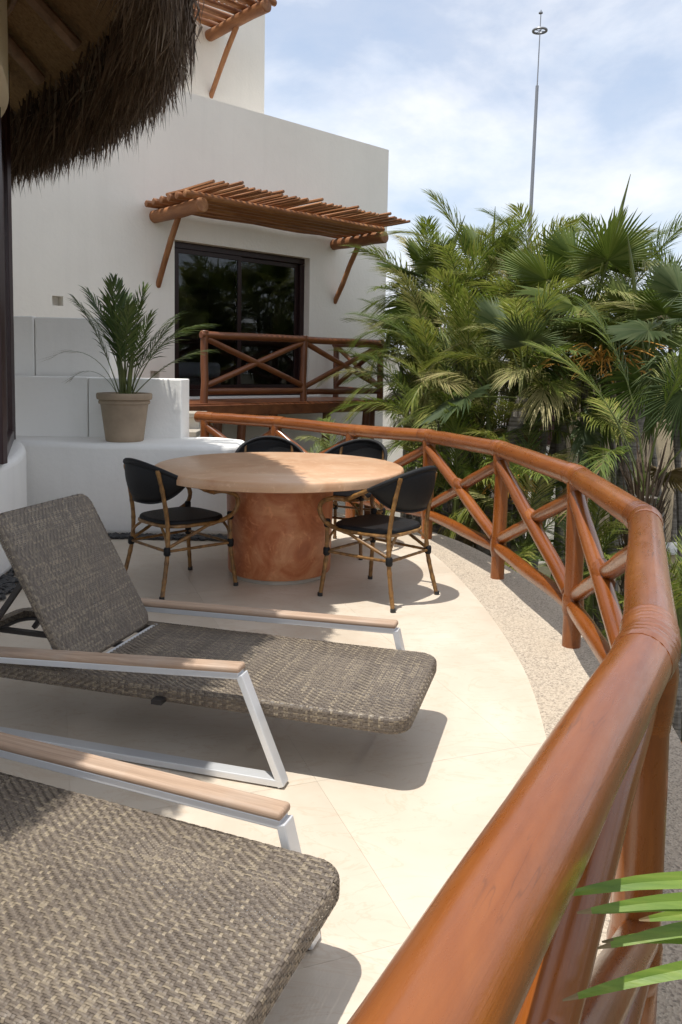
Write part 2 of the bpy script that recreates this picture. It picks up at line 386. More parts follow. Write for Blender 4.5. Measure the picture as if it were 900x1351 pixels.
# outer edge: the post line pushed outward
def offset_line(P, d):
    out = []
    for i, p in enumerate(P):
        t = P[min(i + 1, len(P) - 1)] - P[max(i - 1, 0)]; t.normalize()
        out.append(p + Vector((t.y, -t.x, 0)) * d)
    return out
outer = offset_line(POSTC, 0.20)
def resample(P, n):
    L = [0]
    for i in range(1, len(P)): L.append(L[-1] + (P[i] - P[i - 1]).length)
    out = []; j = 0
    for k in range(n):
        s = L[-1] * k / (n - 1)
        while j < len(P) - 2 and L[j + 1] < s: j += 1
        t = (s - L[j]) / max(1e-9, L[j + 1] - L[j]); out.append(P[j].lerp(P[j + 1], t))
    return out
outer_r = resample(outer, 90)
# match inner sample to each outer sample by nearest point
def nearest(P, q):
    best = None
    for i in range(len(P) - 1):
        a, b = P[i], P[i + 1]; d = b - a; t = max(0, min(1, (q - a).dot(d) / d.length_squared)); c = a + d * t
        if best is None or (c - q).length < best[0]: best = ((c - q).length, c)
    return best[1]
mb = MB()
inn = [nearest(inner, q) for q in outer_r]
k = len(outer_r)
mb.add([(p.x, p.y, -0.002) for p in inn] + [(p.x, p.y, -0.002) for p in outer_r] + [(p.x, p.y, -0.30) for p in outer_r],
       [(i, k + i, k + i + 1, i + 1) for i in range(k - 1)] + [(k + i, 2 * k + i, 2 * k + i + 1, k + i + 1) for i in range(k - 1)])
border = mb.build('terrace_border', M['agg']); tag(border, kind='structure')
mb = MB()
poly = [(p.x * 1.0, p.y, 0) for p in offset_line(outer_r, -0.06)] + [(-2.0, 9.1, 0), (-5.5, 9.3, 0), (-6.5, 3, 0), (-4.5, -1.6, 0)]
mb.prism([(p[0], p[1]) for p in poly], -3.0, -0.31)
tag(mb.build('terrace_wall', M['beige']), kind='structure')
# paving
floor_poly = [(p.x, p.y) for p in inner] + [(-4.6, 8.9), (-5.2, 3.0), (-4.0, -1.5)]
mb = MB(); mb.prism(floor_poly, -0.309, -0.004)
floor = mb.build('floor', M['grout']); tag(floor, kind='structure')
def clip(poly, a, b):
    out = []
    n = len(poly)
    def side(p): return (b[0] - a[0]) * (p[1] - a[1]) - (b[1] - a[1]) * (p[0] - a[0])
    for i in range(n):
        p, q = poly[i], poly[(i + 1) % n]; sp, sq = side(p), side(q)
        if sp >= 0: out.append(p)
        if (sp >= 0) != (sq >= 0):
            t = sp / (sp - sq); out.append((p[0] + (q[0] - p[0]) * t, p[1] + (q[1] - p[1]) * t))
    return out
ca, sa = math.cos(R(20)), math.sin(R(20)); TS = 0.80; G = 0.00035
for i in range(-6, 12):
    for j in range(-6, 16):
        x0 = i * TS; y0 = j * TS
        cs = [(x0 + G, y0 + G), (x0 + TS - G, y0 + G), (x0 + TS - G, y0 + TS - G), (x0 + G, y0 + TS - G)]
        cs = [(-3 + x * ca - y * sa, -1 + x * sa + y * ca) for x, y in cs]
        pl = floor_poly
        for a in range(4):
            pl = clip(pl, cs[a], cs[(a + 1) % 4])
            if len(pl) < 3: break
        if len(pl) < 3: continue
        ar = abs(sum(pl[a][0] * pl[(a + 1) % len(pl)][1] - pl[(a + 1) % len(pl)][0] * pl[a][1] for a in range(len(pl)))) / 2
        if ar < 0.003: continue
        if max(p[0] for p in pl) < -3.1: continue
        mb = MB(); mb.prism(pl, -0.0035, random.uniform(-0.0003, 0.0003)); mb.build('tile', M['floor'], floor)

# garden ground far out to the horizon
mb = MB(); mb.add([(-400, -200, -3.0), (400, -200, -3.0), (400, 900, -3.0), (-400, 900, -3.0)], [(0, 1, 2, 3)])
tag(mb.build('ground', M['ground']), kind='structure')

# ------------------------------------------------------------------ house
UA = R(43); U = Vector((math.cos(UA), math.sin(UA), 0)); N = Vector((U.y, -U.x, 0)); P0 = Vector((-2.35, 11.2, 0))
def W(t, o, z): return P0 + U * t + N * o + Vector((0, 0, z))
house = empty('house', W(0, 0, -3), 'two storey white stucco house with a flat parapet beside the palms', 'house')
def wall_open(mb, tb, zb, holes, o=0.0, depth=0.2, inner_depth=None):
    # front wall quads with recessed openings
    for a in range(len(tb) - 1):
        for b in range(len(zb) - 1):
            t0, t1, z0, z1 = tb[a], tb[a + 1], zb[b], zb[b + 1]
            h = next((q for q in holes if q[0] - 1e-6 <= t0 and t1 <= q[1] + 1e-6 and q[2] - 1e-6 <= z0 and z1 <= q[3] + 1e-6), None)
            if h is None:
                mb.add([W(t0, o, z0), W(t1, o, z0), W(t1, o, z1), W(t0, o, z1)], [(0, 1, 2, 3)])
    for q in holes:
        t0, t1, z0, z1, d, back = q
        A = [W(t0, o, z0), W(t1, o, z0), W(t1, o, z1), W(t0, o, z1)]; B = [p - N * d for p in A]
        mb.add(A + B, [(0, 4, 5, 1), (1, 5, 6, 2), (2, 6, 7, 3), (3, 7, 4, 0)] + ([(4, 5, 6, 7)] if back else []))
DT0, DT1, DZ0, DZ1 = 0.0, 2.47, 0.96, 3.14
holes = [(DT0, DT1, DZ0, DZ1, 0.22, False)]
for (t, z) in ((-1.67, 2.185), (-1.14, 1.59), (-0.31, 1.265)): holes.append((t - 0.07, t + 0.07, z - 0.06, z + 0.06, 0.16, True))
tb = sorted(set([-7.0, 4.22] + [q for h in holes for q in h[:2]])); zb = sorted(set([-3.0, 5.16] + [q for h in holes for q in h[2:4]]))
mb = MB(); wall_open(mb, tb, zb, holes)
# remaining faces of the block
a, b = -7.0, 4.22
mb.add([W(b, 0, -3), W(b, -7, -3), W(b, -7, 5.16), W(b, 0, 5.16), W(a, 0, 5.16), W(a, -7, 5.16), W(a, 0, -3), W(a, -7, -3),
        W(b, -0.22, 5.16), W(a, -0.22, 5.16), W(b, -0.22, 4.9), W(a, -0.22, 4.9), W(b, -7, 4.9), W(a, -7, 4.9)],
       [(0, 1, 2, 3), (6, 4, 5, 7), (1, 7, 5, 2), (4, 3, 8, 9), (9, 8, 10, 11), (11, 10, 12, 13)])
mb.build('wall', M['house'], house)
# upper storey set back
o2 = -1.3; b2 = 2.52
mb = MB()
c8 = [W(-4, o2, 4.9), W(b2, o2, 4.9), W(b2, o2 - 4, 4.9), W(-4, o2 - 4, 4.9)]
mb.add([*c8, *[p + Vector((0, 0, 4.2)) for p in c8]], [(0, 1, 5, 4), (1, 2, 6, 5), (2, 3, 7, 6), (3, 0, 4, 7), (4, 5, 6, 7)])
mb.build('upper_storey', M['house'], house)
mb = MB(); mb.box(W(0.72, o2 + 0.03, 6.1), (0.14, 0.07, 2.3), Matrix.Rotation(UA, 3, 'Z')); mb.build('door_frame', M['frame_red'], house)
# sliding door
RU = Matrix.Rotation(UA, 3, 'Z')
door = MB(); fw = 0.085; od = -0.17
door.box(W((DT0 + DT1) / 2, od, DZ1 - fw / 2 - 0.002), (DT1 - DT0 - 0.004, 0.09, fw), RU)
door.box(W((DT0 + DT1) / 2, od, DZ0 + 0.05), (DT1 - DT0 - 0.004, 0.09, 0.096), RU)
for t in (DT0 + fw / 2 + 0.002, DT1 - fw / 2 - 0.002):
    door.box(W(t, od, (DZ0 + DZ1) / 2), (fw, 0.086, DZ1 - DZ0 - fw - 0.104), RU)
sd = door.build('sliding_door', M['frame'], house, bevel=0.004)
for (ta, tb_, oo) in ((0.09, 1.24, od + 0.012), (1.16, 2.38, od - 0.028)):
    lf = MB(); w = 0.065; z0, z1 = DZ0 + 0.10, DZ1 - fw - 0.004
    lf.box(W((ta + tb_) / 2, oo, z1 - w / 2), (tb_ - ta, 0.034, w), RU); lf.box(W((ta + tb_) / 2, oo, z0 + w / 2), (tb_ - ta, 0.034, w), RU)
    for t in (ta + w / 2, tb_ - w / 2): lf.box(W(t, oo, (z0 + z1) / 2), (w, 0.034, z1 - z0 - 2 * w), RU)
    lf.build('door_leaf', M['frame'], sd, bevel=0.003)
    g = MB(); g.box(W((ta + tb_) / 2, oo, (z0 + z1) / 2), (tb_ - ta - 2 * w + 0.01, 0.008, z1 - z0 - 2 * w + 0.01), RU); g.build('pane', M['glass'], sd)
mb = MB(); mb.box(W((DT0 + DT1) / 2, -0.02, DZ0 - 0.03), (DT1 - DT0 + 0.5, 0.12, 0.06), RU); mb.build('door_sill', M['white'], house, bevel=0.008)
# room behind the glass
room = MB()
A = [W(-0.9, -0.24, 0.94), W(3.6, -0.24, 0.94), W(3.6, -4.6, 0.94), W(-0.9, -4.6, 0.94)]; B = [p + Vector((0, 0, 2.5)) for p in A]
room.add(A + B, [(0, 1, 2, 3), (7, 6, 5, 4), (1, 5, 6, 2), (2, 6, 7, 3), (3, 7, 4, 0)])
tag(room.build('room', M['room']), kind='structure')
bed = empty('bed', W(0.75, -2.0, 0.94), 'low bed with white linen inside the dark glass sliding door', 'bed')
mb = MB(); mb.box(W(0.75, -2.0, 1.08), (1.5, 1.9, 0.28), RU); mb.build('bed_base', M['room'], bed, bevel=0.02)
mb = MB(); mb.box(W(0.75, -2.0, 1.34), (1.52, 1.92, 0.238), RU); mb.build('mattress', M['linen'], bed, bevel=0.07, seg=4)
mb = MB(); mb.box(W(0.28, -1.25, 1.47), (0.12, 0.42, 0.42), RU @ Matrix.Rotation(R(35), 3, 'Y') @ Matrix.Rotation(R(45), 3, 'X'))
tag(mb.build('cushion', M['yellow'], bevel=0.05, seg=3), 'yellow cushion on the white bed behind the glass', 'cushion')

# log awnings
class LogMB(MB):
    def build(s, name, mats, parent=None, smooth=True, angle=40):
        o = link(name, s.mesh(name, mats, None, smooth, angle), parent)
        o.location = s.a - (base(parent) if parent is not None else Vector()); o.rotation_euler = s.q.to_euler(); return o
def noisy_log(a, b, r, n=9, k=7, taper=1.0, wob=0.01, rnd=random, jit=0.04):
    a = Vector(a); b = Vector(b); P = []; Rr = []
    for i in range(k):
        t = i / (k - 1); j = Vector((rnd.uniform(-1, 1), rnd.uniform(-1, 1), rnd.uniform(-1, 1))) * wob
        P.append(a.lerp(b, t) + (j if 0 < i < k - 1 else Vector()))
        Rr.append(r * (1 + (taper - 1) * t) * rnd.uniform(1 - jit, 1 + jit))
    m = LogMB()
    d = (b - a).normalized() * r * 0.12
    P = [P[0] - d * 0] + P + [P[-1]]
    P[0] = P[1] - d; P[-1] = P[-2] + d
    Rr = [Rr[0] * 0.86] + Rr + [Rr[-1] * 0.86]
    q = (b - a).to_track_quat('X', 'Z'); iq = q.inverted(); m.q = q; m.a = a
    m.tube([iq @ (p - a) for p in P], Rr, n); return m
def awning(label, tl, tr, o, z, proj, npur, nst, over_l, over_r, braces, supports):
    e = empty('log_awning', W((tl + tr) / 2, o, z), label, 'awning')
    for t in supports:
        noisy_log(W(t, o - 0.12, z), W(t, o + proj, z), 0.088, 14, 6, 1.03).build('support_log', M['log'], e, True)
    for t in braces:
        noisy_log(W(t + 0.02, o - 0.02, z - 0.93), W(t, o + proj * 0.48, z - 0.06), 0.042, 10, 4).build('brace', M['log'], e, True)
    for i in range(npur):
        oo = o + 0.12 + (proj - 0.2) * i / (npur - 1)
        noisy_log(W(tl - over_l, oo, z + 0.125), W(tr + over_r, oo, z + 0.125), 0.047, 9, 9, 1, 0.012).build('purlin', M['log'], e, True)
    shared = [noisy_log((-0.5, 0, 0), (0.5, 0, 0), 0.021, 6, 4, 0.9, 0.006).mesh('stick', M['log'], None, True, 40) for _ in range(4)]
    for i in range(nst):
        t = tl - over_l * 0.6 + (tr + over_r * 0.9 - tl + over_l * 0.6) * (i + random.uniform(-0.12, 0.12)) / (nst - 1)
        s = link('stick', random.choice(shared), e)
        ln = proj - 0.05 + random.uniform(-0.02, 0.03) + (0.07 if i % 7 == 3 else 0)
        s.location = W(t, o + ln / 2 - 0.02, z + 0.192 + (0.012 if i % 7 == 3 else random.uniform(-0.002, 0.004))) - e.location
        s.rotation_euler = (random.uniform(0, 6), 0, UA - math.pi / 2 + random.uniform(-0.015, 0.015)); s.scale = (ln, 1.15, 1.15)
    return e
awning('log awning with stick roof above the sliding door', -0.3, 2.98, 0, 3.41, 1.15, 6, 38, 0.2, 0.04, (-0.27, 3.01), (-0.3, 2.98))
awning('smaller log awning on the set back upper storey behind the thatch', -1.6, 1.42, o2, 6.62, 1.48, 7, 36, 0.2, 0.22, (-1.6, 1.44), (-1.6, 1.42))

# balcony in front of the door
bal = empty('balcony', W(1.3, 0.6, 0.8), 'raised dark varnished log balcony before the sliding door', 'balcony')
OB = 1.12
TP = (-0.24, 1.42, 2.98); RZ = 1.80; LZ = 1.06; DK = 0.93
dk_mesh = {}
for i in range(9):
    mb = MB(); mb.box(W(1.3, 0.06 + 0.135 * i + 0.02, DK - 0.02), (3.75, 0.127, 0.036), RU); mb.build('deck_plank', M['varnish2'], bal, bevel=0.004)
mb = MB(); mb.box(W(1.3, OB + 0.10, DK - 0.095), (3.8, 0.07, 0.15), RU); mb.build('fascia', M['varnish2'], bal, bevel=0.01)
noisy_log(W(-0.4, OB - 0.55, DK - 0.12), W(3.05, OB - 0.55, DK - 0.12), 0.07, 10).build('joist', M['varnish2'], bal, True)
for t in TP: noisy_log(W(t, OB, DK - 0.15), W(t, OB, RZ + 0.05), 0.05, 12, 6).build('post', M['varnish2'], bal, True)
noisy_log(W(TP[2], 0.1, DK - 0.02), W(TP[2], 0.1, RZ + 0.04), 0.05, 12, 6).build('post', M['varnish2'], bal, True)
def rail_bay(A, B, zt, zl, parent, mat, rt, rb, top=True):
    A = Vector(A); B = Vector(B); A.z = 0; B.z = 0; d = (B - A).normalized(); u = Vector((0, 0, 1))
    noisy_log(A - d * 0.05 + u * zt, B + d * 0.05 + u * zt, rt, 12, 6, 1, 0.006).build('top_rail', mat, parent, True)
    noisy_log(A + u * zl, B + u * zl, rb, 10, 6, 1, 0.006).build('bottom_rail', mat, parent, True)
    noisy_log(A + d * 0.04 + u * (zt - 0.05), B - d * 0.04 + u * (zl + 0.08), rb * 0.95, 10, 5, 1, 0.004).build('brace', mat, parent, True)
    noisy_log(A + d * 0.04 + u * (zl + 0.08), B - d * 0.04 + u * (zt - 0.05), rb * 0.95, 10, 5, 1, 0.004).build('brace', mat, parent, True)
rail_bay(W(TP[0], OB, 0), W(TP[1], OB, 0), RZ, LZ + 0.02, bal, M['varnish2'], 0.05, 0.042)
rail_bay(W(TP[1], OB, 0), W(TP[2], OB, 0), RZ, LZ, bal, M['varnish2'], 0.05, 0.042)
rail_bay(W(TP[2], OB, 0), W(TP[2], 0.1, 0), RZ - 0.01, LZ, bal, M['varnish2'], 0.05, 0.042)
for t, tt in ((-0.1, 0.0), (0.15, 0.4), (1.0, 0.92), (1.9, 1.92), (2.45, 2.75), (2.9, 2.85)):
    noisy_log(W(t, OB - 0.15, -3.0), W(tt, OB - 0.05, DK - 0.15), 0.062, 10, 6).build('support_post', M['varnish2'], bal, True)

# stair treads between bench and balcony
st = empty('stair', (-2.3, 9.2, 0), 'short flight of stone steps up to the balcony behind white wall', 'stairs')
for i, (z, y) in enumerate(((0.86, 9.45), (0.67, 9.12), (0.48, 8.79))):
    mb = MB(); mb.box((-2.5, y, z - 0.03), (1.75, 0.40, 0.06)); mb.build('tread', M['stonestep'], st, bevel=0.01)
    mb = MB(); mb.box((-2.5, y + 0.05, (z - 0.06 - 0.0) / 2), (1.65, 0.30, z - 0.062)); mb.build('riser', M['house'], st)

# ------------------------------------------------------------------ white bench and step walls (masonry)
bench = empty('bench', (-1.8, 6.8, 0), 'built in white plaster bench along the back of the terrace', 'bench')
bp = [(-2.75, 6.62), (-1.9, 6.50), (-1.3, 6.50), (-0.95, 6.56), (-0.84, 6.66), (-0.80, 6.80), (-0.85, 7.08), (-1.1, 7.3), (-2.0, 7.3), (-3.4, 7.3), (-3.4, 6.9)]
mb = MB(); mb.prism(bp, 0.0, 0.76); mb.build('bench_body', M['white'], bench, smooth=True, angle=50, bevel=0.045, seg=5)
ls = empty('step_wall', (-2.3, 7.3, 0.76), 'stepped white plaster wall behind the potted palm', 'wall')
for (x0, x1, y0, y1, z0, z1) in ((-3.7, -2.263, 7.09, 7.45, 0.70, 1.292), (-2.255, -1.425, 7.085, 7.45, 0.70, 1.288), (-3.7, -2.893, 7.50, 7.85, 0.70, 1.845), (-2.885, -2.18, 7.505, 7.85, 0.70, 1.838)):
    mb = MB(); mb.box(((x0 + x1) / 2, (y0 + y1) / 2, (z0 + z1) / 2), (x1 - x0, y1 - y0, z1 - z0)); mb.build('block', M['white'], ls, bevel=0.012, seg=3, smooth=True)
# curved room wall below the palapa window
drum = empty('room_wall', (-2.6, 5.2, 0), 'curved white plaster wall under the window at the left edge', 'wall')
dc = catmull([(-3.0, 7.2, 0), (-2.62, 6.55, 0), (-2.36, 5.9, 0), (-2.2, 5.2, 0), (-2.2, 4.4, 0), (-2.35, 3.6, 0), (-2.7, 2.8, 0), (-3.2, 2.1, 0)], 6)
back = offset_line(dc, 0.42)
if (back[5] - Vector((-4, 4, 0))).length > (dc[5] - Vector((-4, 4, 0))).length: back = offset_line(dc, -0.42)
mb = MB(); mb.prism([(p.x, p.y) for p in dc] + [(p.x, p.y) for p in reversed(back)], 0.0, 0.757); mb.build('wall', M['white'], drum, smooth=True, angle=50, bevel=0.05, seg=5)
win = empty('window', (-2.6, 6.1, 0.76), 'tall maroon framed window cut off by the left edge', 'window')
wa, wb = Vector((-2.20, 5.10, 0)), Vector((-2.80, 6.70, 0))
mb = MB()
mb.beam(wa + V(0, 0, 0.80), wb + V(0, 0, 0.80), 0.07, 0.08); mb.beam(wb + V(0, 0, 0.76), wb + V(0, 0, 4.3), 0.075, 0.075, upv=(1, 0, 0)); mb.beam(wa + V(0, 0, 0.76), wa + V(0, 0, 4.3), 0.075, 0.075, upv=(1, 0, 0))
mb.build('window_frame', M['frame_red'], win, bevel=0.006)
mb = MB(); mb.beam(wa.lerp(wb, 0.02) + V(0, 0, 2.55), wb.lerp(wa, 0.02) + V(0, 0, 2.55), 0.012, 3.42); mb.build('pane', M['glass2'], win)

# dark pebbles along the bench
peb = MB(); random.seed(3)
def pebble(c, r):
    sx, sy, sz = (r * random.uniform(0.7, 1.3) for _ in range(3)); vs_ = [(0, 0, sz * 0.7)]; 
    for zz, rr in ((0.35, 0.85), (-0.3, 0.9)):
        for a in range(6): vs_.append((sx * rr * math.cos(a * 1.047), sy * rr * math.sin(a * 1.047), sz * zz))
    fs = [(0, 1 + a, 1 + (a + 1) % 6) for a in range(6)] + [(1 + a, 7 + a, 7 + (a + 1) % 6, 1 + (a + 1) % 6) for a in range(6)]
    ra = random.uniform(0, 6); cc, ss = math.cos(ra), math.sin(ra)
    peb.add([(c[0] + x * cc - y * ss, c[1] + x * ss + y * cc, c[2] + z) for x, y, z in vs_], fs)
for _ in range(700):
    x = random.uniform(-2.45, -0.75); pebble((x, 6.47 - random.random() ** 1.4 * 0.13 + (0.1 if x < -2.2 else 0), 0.014), random.uniform(0.012, 0.026))
for _ in range(900):
    i = random.randrange(8, len(dc) - 6); p = dc[i].lerp(dc[i + 1], random.random()); s_ = random.random() ** 1.2 * 0.2
    q = (p - back[i]).normalized(); pebble((p.x + q.x * s_, p.y + q.y * s_, 0.014), random.uniform(0.012, 0.028))
tag(peb.build('pebbles', M['pebble'], smooth=True), 'strip of dark pebbles along the foot of the white bench', 'pebbles', kind='stuff')

# ------------------------------------------------------------------ palapa roof
EAVE = [(-3.3, 7.83), (-2.3, 6.92), (-1.42, 5.80), (-1.01, 4.90), (-0.85, 4.18), (-0.83, 3.5), (-1.02, 2.8), (-1.2, 2.2), (-1.5, 1.4), (-2.2, 0.2), (-3.6, -0.8), (-5.5, -0.9), (-7.3, 0.5), (-8, 3), (-7.5, 5.5), (-6.4, 7.5), (-4.8, 8.4)]
eave = catmull([(x, y, 3.1) for x, y in EAVE], 8, True)
AP = Vector((-4.3, 3.6, 6.1))
pal = empty('palapa_roof', (-4.3, 3.6, 3.1), 'big palm thatched palapa roof overhanging the left of the terrace', 'thatched roof')
def roofpt(e, inset, lift=0.0):
    d = Vector((AP.x - e.x, AP.y - e.y, 0)); L = d.length; d.normalize()
    z = 3.44 + (AP.z - 3.44) * (inset / L)
    return Vector((e.x, e.y, 0)) + d * inset + Vector((0, 0, z + lift))
ke = len(eave)
mb = MB(); rows = []
for ins in (0.16, 0.5, 1.0, 1.8, 2.6, 3.3): rows.append([roofpt(e, min(ins, Vector((AP.x - e.x, AP.y - e.y, 0)).length * 0.93)) for e in eave])
vs_ = [p for r in rows for p in r] + [AP]; fs = []
for i in range(len(rows) - 1):
    for j in range(ke): fs.append((i * ke + j, i * ke + (j + 1) % ke, (i + 1) * ke + (j + 1) % ke, (i + 1) * ke + j))
for j in range(ke): fs.append(((len(rows) - 1) * ke + j, (len(rows) - 1) * ke + (j + 1) % ke, len(vs_) - 1))
mb.add(vs_, fs); mb.build('matting', M['matting'], pal, smooth=True)
# outer thatch shell
mb = MB(); rows = []
for ins, lf in ((0.10, -0.06), (0.2, 0.22), (0.6, 0.26), (1.4, 0.26), (2.4, 0.26), (3.3, 0.22)): rows.append([roofpt(e, min(ins, Vector((AP.x - e.x, AP.y - e.y, 0)).length * 0.93), lf) for e in eave])
vs_ = [p for r in rows for p in r] + [AP + V(0, 0, 0.25)]; fs = []
for i in range(len(rows) - 1):
    for j in range(ke): fs.append((i * ke + j, i * ke + (j + 1) % ke, (i + 1) * ke + (j + 1) % ke, (i + 1) * ke + j))
for j in range(ke): fs.append(((len(rows) - 1) * ke + j, (len(rows) - 1) * ke + (j + 1) % ke, len(vs_) - 1))
mb.add(vs_, fs); mb.build('thatch_shell', M['rafter'], pal, smooth=True)
random.seed(11)
fr = MB()
vis = [i for i in range(ke) if True]
def strand(p0, p1, w, sag):
    d = (p1 - p0); side = d.cross(Vector((random.uniform(-1, 1), random.uniform(-1, 1), 0.2)))
    if side.length < 1e-5: return
    side.normalize(); m = p0.lerp(p1, 0.55) + sag
    fr.add([p0 - side * w / 2, p0 + side * w / 2, m + side * w / 2, m - side * w / 2, p1], [(0, 1, 2, 3), (3, 2, 4)])
for i in range(ke):
    e0, e1 = eave[i], eave[(i + 1) % ke]; L = (e1 - e0).length
    near = -1.6 < e0.y < 9 and e0.x > -4.2
    dens = 2100 if near else 260
    for _ in range(int(L * dens)):
        e = e0.lerp(e1, random.random()); d = Vector((AP.x - e.x, AP.y - e.y, 0)).normalized()
        q = random.random() ** 1.5
        ins0 = 0.06 + 0.22 * q + random.uniform(-0.05, 0.05)
        p0 = roofpt(e, ins0, random.uniform(-0.10, 0.24))
        ins1 = random.uniform(-0.05, 0.42) * (0.35 + 0.65 * q) + random.uniform(-0.03, 0.03)
        tipz = 3.04 + random.gauss(0.04, 0.065) + 0.18 * max(0, ins1) + (random.random() ** 4) * 0.35
        p1 = Vector((e.x, e.y, 0)) + d * ins1 + Vector((random.uniform(-0.07, 0.07), random.uniform(-0.07, 0.07), tipz))
        strand(p0, p1, random.uniform(0.007, 0.023), -d * random.uniform(0.0, 0.10) + Vector((0, 0, random.uniform(-0.02, 0.05))))
fo = fr.build('thatch_fringe', M['thatch'], pal); tag(fo, kind='stuff')
# rafters under the matting
def eave_at(x, y):
    return min(eave, key=lambda e: (e.x - x) ** 2 + (e.y - y) ** 2)
acc = 0.0; last = None
for i in range(ke):
    if last is not None:
        acc += (eave[i] - last).length
    last = eave[i]
    if acc >= 0.92 or i == 3:
        acc = 0.0; e = eave[i]; L = Vector((AP.x - e.x, AP.y - e.y, 0)).length
        noisy_log(roofpt(e, 0.40, -0.10), roofpt(e, L * 0.96, -0.10), 0.05, 9, 6).build('rafter', M['rafter'], pal, True)
for ins in (0.75, 1.45, 2.2):
    mb = MB(); mb.tube([roofpt(e, ins, -0.03 + random.uniform(-0.015, 0.015)) for e in eave], 0.018, 6, closed=True); mb.build('batten', M['rafter'], pal, True)
# curved plaster ring beam beneath the rafters
mb = MB(); ring = []
for e in eave:
    d = Vector((AP.x - e.x, AP.y - e.y, 0)).normalized(); ring.append((e + d * 0.95, e + d * 1.2))
vs_ = []; 
for a, b in ring: vs_ += [(a.x, a.y, 3.0), (a.x, a.y, 3.75), (b.x, b.y, 3.75), (b.x, b.y, 3.0)]
fs = []
sel = [i for i in range(ke) if eave[i].y < 6.6 and eave[i].x > -3.0]
for i in sel:
    j = (i + 1) % ke
    if j not in sel: continue
    for q in range(4): fs.append((i * 4 + q, i * 4 + (q + 1) % 4, j * 4 + (q + 1) % 4, j * 4 + q))
mb.add(vs_, fs); tag(mb.build('ring_beam', M['cream'], smooth=True, angle=50), 'curved cream plaster beam under the thatch in the top left corner', 'beam')

# ------------------------------------------------------------------ terrace railing
random.seed(21)
rail = empty('railing', (0.9, 4.0, 0), 'curved orange varnished log railing round the terrace edge', 'railing')
RZs = [0.875, 0.863, 0.838, 0.862, 0.885, 0.885, 0.885, 0.875, 0.868, 0.868]
rr = 0.056
for i, (x, y) in enumerate(NODES):
    p = Vector((x, y, 0)); z = RZs[i]
    noisy_log(p + V(0, 0, -0.004), p + V(random.uniform(-0.01, 0.01), 0, z - 0.02), 0.048, 14, 7, 1, 0.004).build('post', M['varnish'], rail, True)
    # lashed joint on top of the post
    a = Vector((NODES[max(i - 1, 0)][0], NODES[max(i - 1, 0)][1], 0)); b = Vector((NODES[min(i + 1, len(NODES) - 1)][0], NODES[min(i + 1, len(NODES) - 1)][1], 0))
    da = (a - p).normalized() if i > 0 else -(b - p).normalized(); db = (b - p).normalized() if i < len(NODES) - 1 else -da
    path = []; rad = []
    for s_ in range(-12, 13):
        t = s_ / 12 * 0.105; path.append(p + V(0, 0, z) + (da * -t if t < 0 else db * t))
        rad.append((rr + 0.0025) * (1 + 0.022 * math.sin(s_ * 2.2) + random.uniform(-0.012, 0.012)) * (0.96 if abs(s_) == 12 else 1))
    path = [path[0]] + [path[q].lerp((path[q - 1] + path[q + 1]) / 2, 0.7) for q in range(1, 24)] + [path[-1]]
    mb = MB(); mb.tube(path, rad, 18); mb.tube([p + V(0, 0, z - 0.17), p + V(0, 0, z - 0.11), p + V(0, 0, z - 0.05), p + V(0, 0, z)], [0.046, 0.053, 0.057, 0.05], 14)
    mb.build('lashing', M['varnish'], rail, True, 60)
    mb = MB(); mb.tube([p + V(0, 0, 0.15), p + V(0, 0, 0.19), p + V(0, 0, 0.25), p + V(0, 0, 0.30)], [0.045, 0.055, 0.055, 0.045], 14); mb.build('lashing', M['varnish'], rail, True, 60)
for i in range(len(NODES) - 1):
    A = Vector((*NODES[i], 0)); B = Vector((*NODES[i + 1], 0)); d = (B - A).normalized(); z0, z1 = RZs[i], RZs[i + 1]
    noisy_log(A + V(0, 0, z0), B + V(0, 0, z1), rr, 22, 9, 1, 0.0015, jit=0.012).build('top_rail', M['varnish'], rail, True)
    noisy_log(A + V(0, 0, 0.21), B + V(0, 0, 0.21), 0.042, 14, 8, 1, 0.004).build('bottom_rail', M['varnish'], rail, True)
    nrm = Vector((d.y, -d.x, 0)) * 0.012
    noisy_log(A + d * 0.035 + V(0, 0, z0 - 0.10) + nrm, B - d * 0.03 + V(0, 0, 0.28) + nrm, 0.041, 14, 7, 1, 0.004).build('brace', M['varnish'], rail, True)
    C_ = A.lerp(B, 0.5) + V(0, 0, (0.28 + z1 - 0.1) / 2)
    noisy_log(A + d * 0.03 + V(0, 0, 0.28) - nrm, C_ - d * 0.025 - V(0, 0, 0.015) - nrm, 0.040, 14, 5, 1, 0.003).build('brace', M['varnish'], rail, True)
    noisy_log(C_ + d * 0.025 + V(0, 0, 0.015) - nrm, B - d * 0.035 + V(0, 0, z1 - 0.10) - nrm, 0.040, 14, 5, 1, 0.003).build('brace', M['varnish'], rail, True)
    mb = MB(); dd = (B - A + V(0, 0, 0.28 - z0 + 0.1)).normalized()
    mb.tube([C_ - dd * 0.07 , C_ - dd * 0.035, C_ , C_ + dd * 0.035, C_ + dd * 0.07], [0.041, 0.05, 0.051, 0.05, 0.041], 14); mb.build('lashing', M['varnish'], rail, True, 60)
# lower railing of the walk below
lr = empty('lower_railing', (2.2, 3.9, -3), 'orange log railing on the lower level glimpsed beyond the ledge', 'railing')
q = [Vector((1.55, 5.0, 0)), Vector((1.95, 3.9, 0)), Vector((2.7, 2.9, 0))]
for p in q: noisy_log(p + V(0, 0, -3), p + V(0, 0, -0.60), 0.05, 10).build('post', M['varnish'], lr, True)
for a, b in ((q[0], q[1]), (q[1], q[2])):
    noisy_log(a + V(0, 0, -0.62), b + V(0, 0, -0.62), 0.05, 12).build('top_rail', M['varnish'], lr, True)
    noisy_log(a + V(0, 0, -0.75), b + V(0, 0, -1.3), 0.04, 10).build('brace', M['varnish'], lr, True)

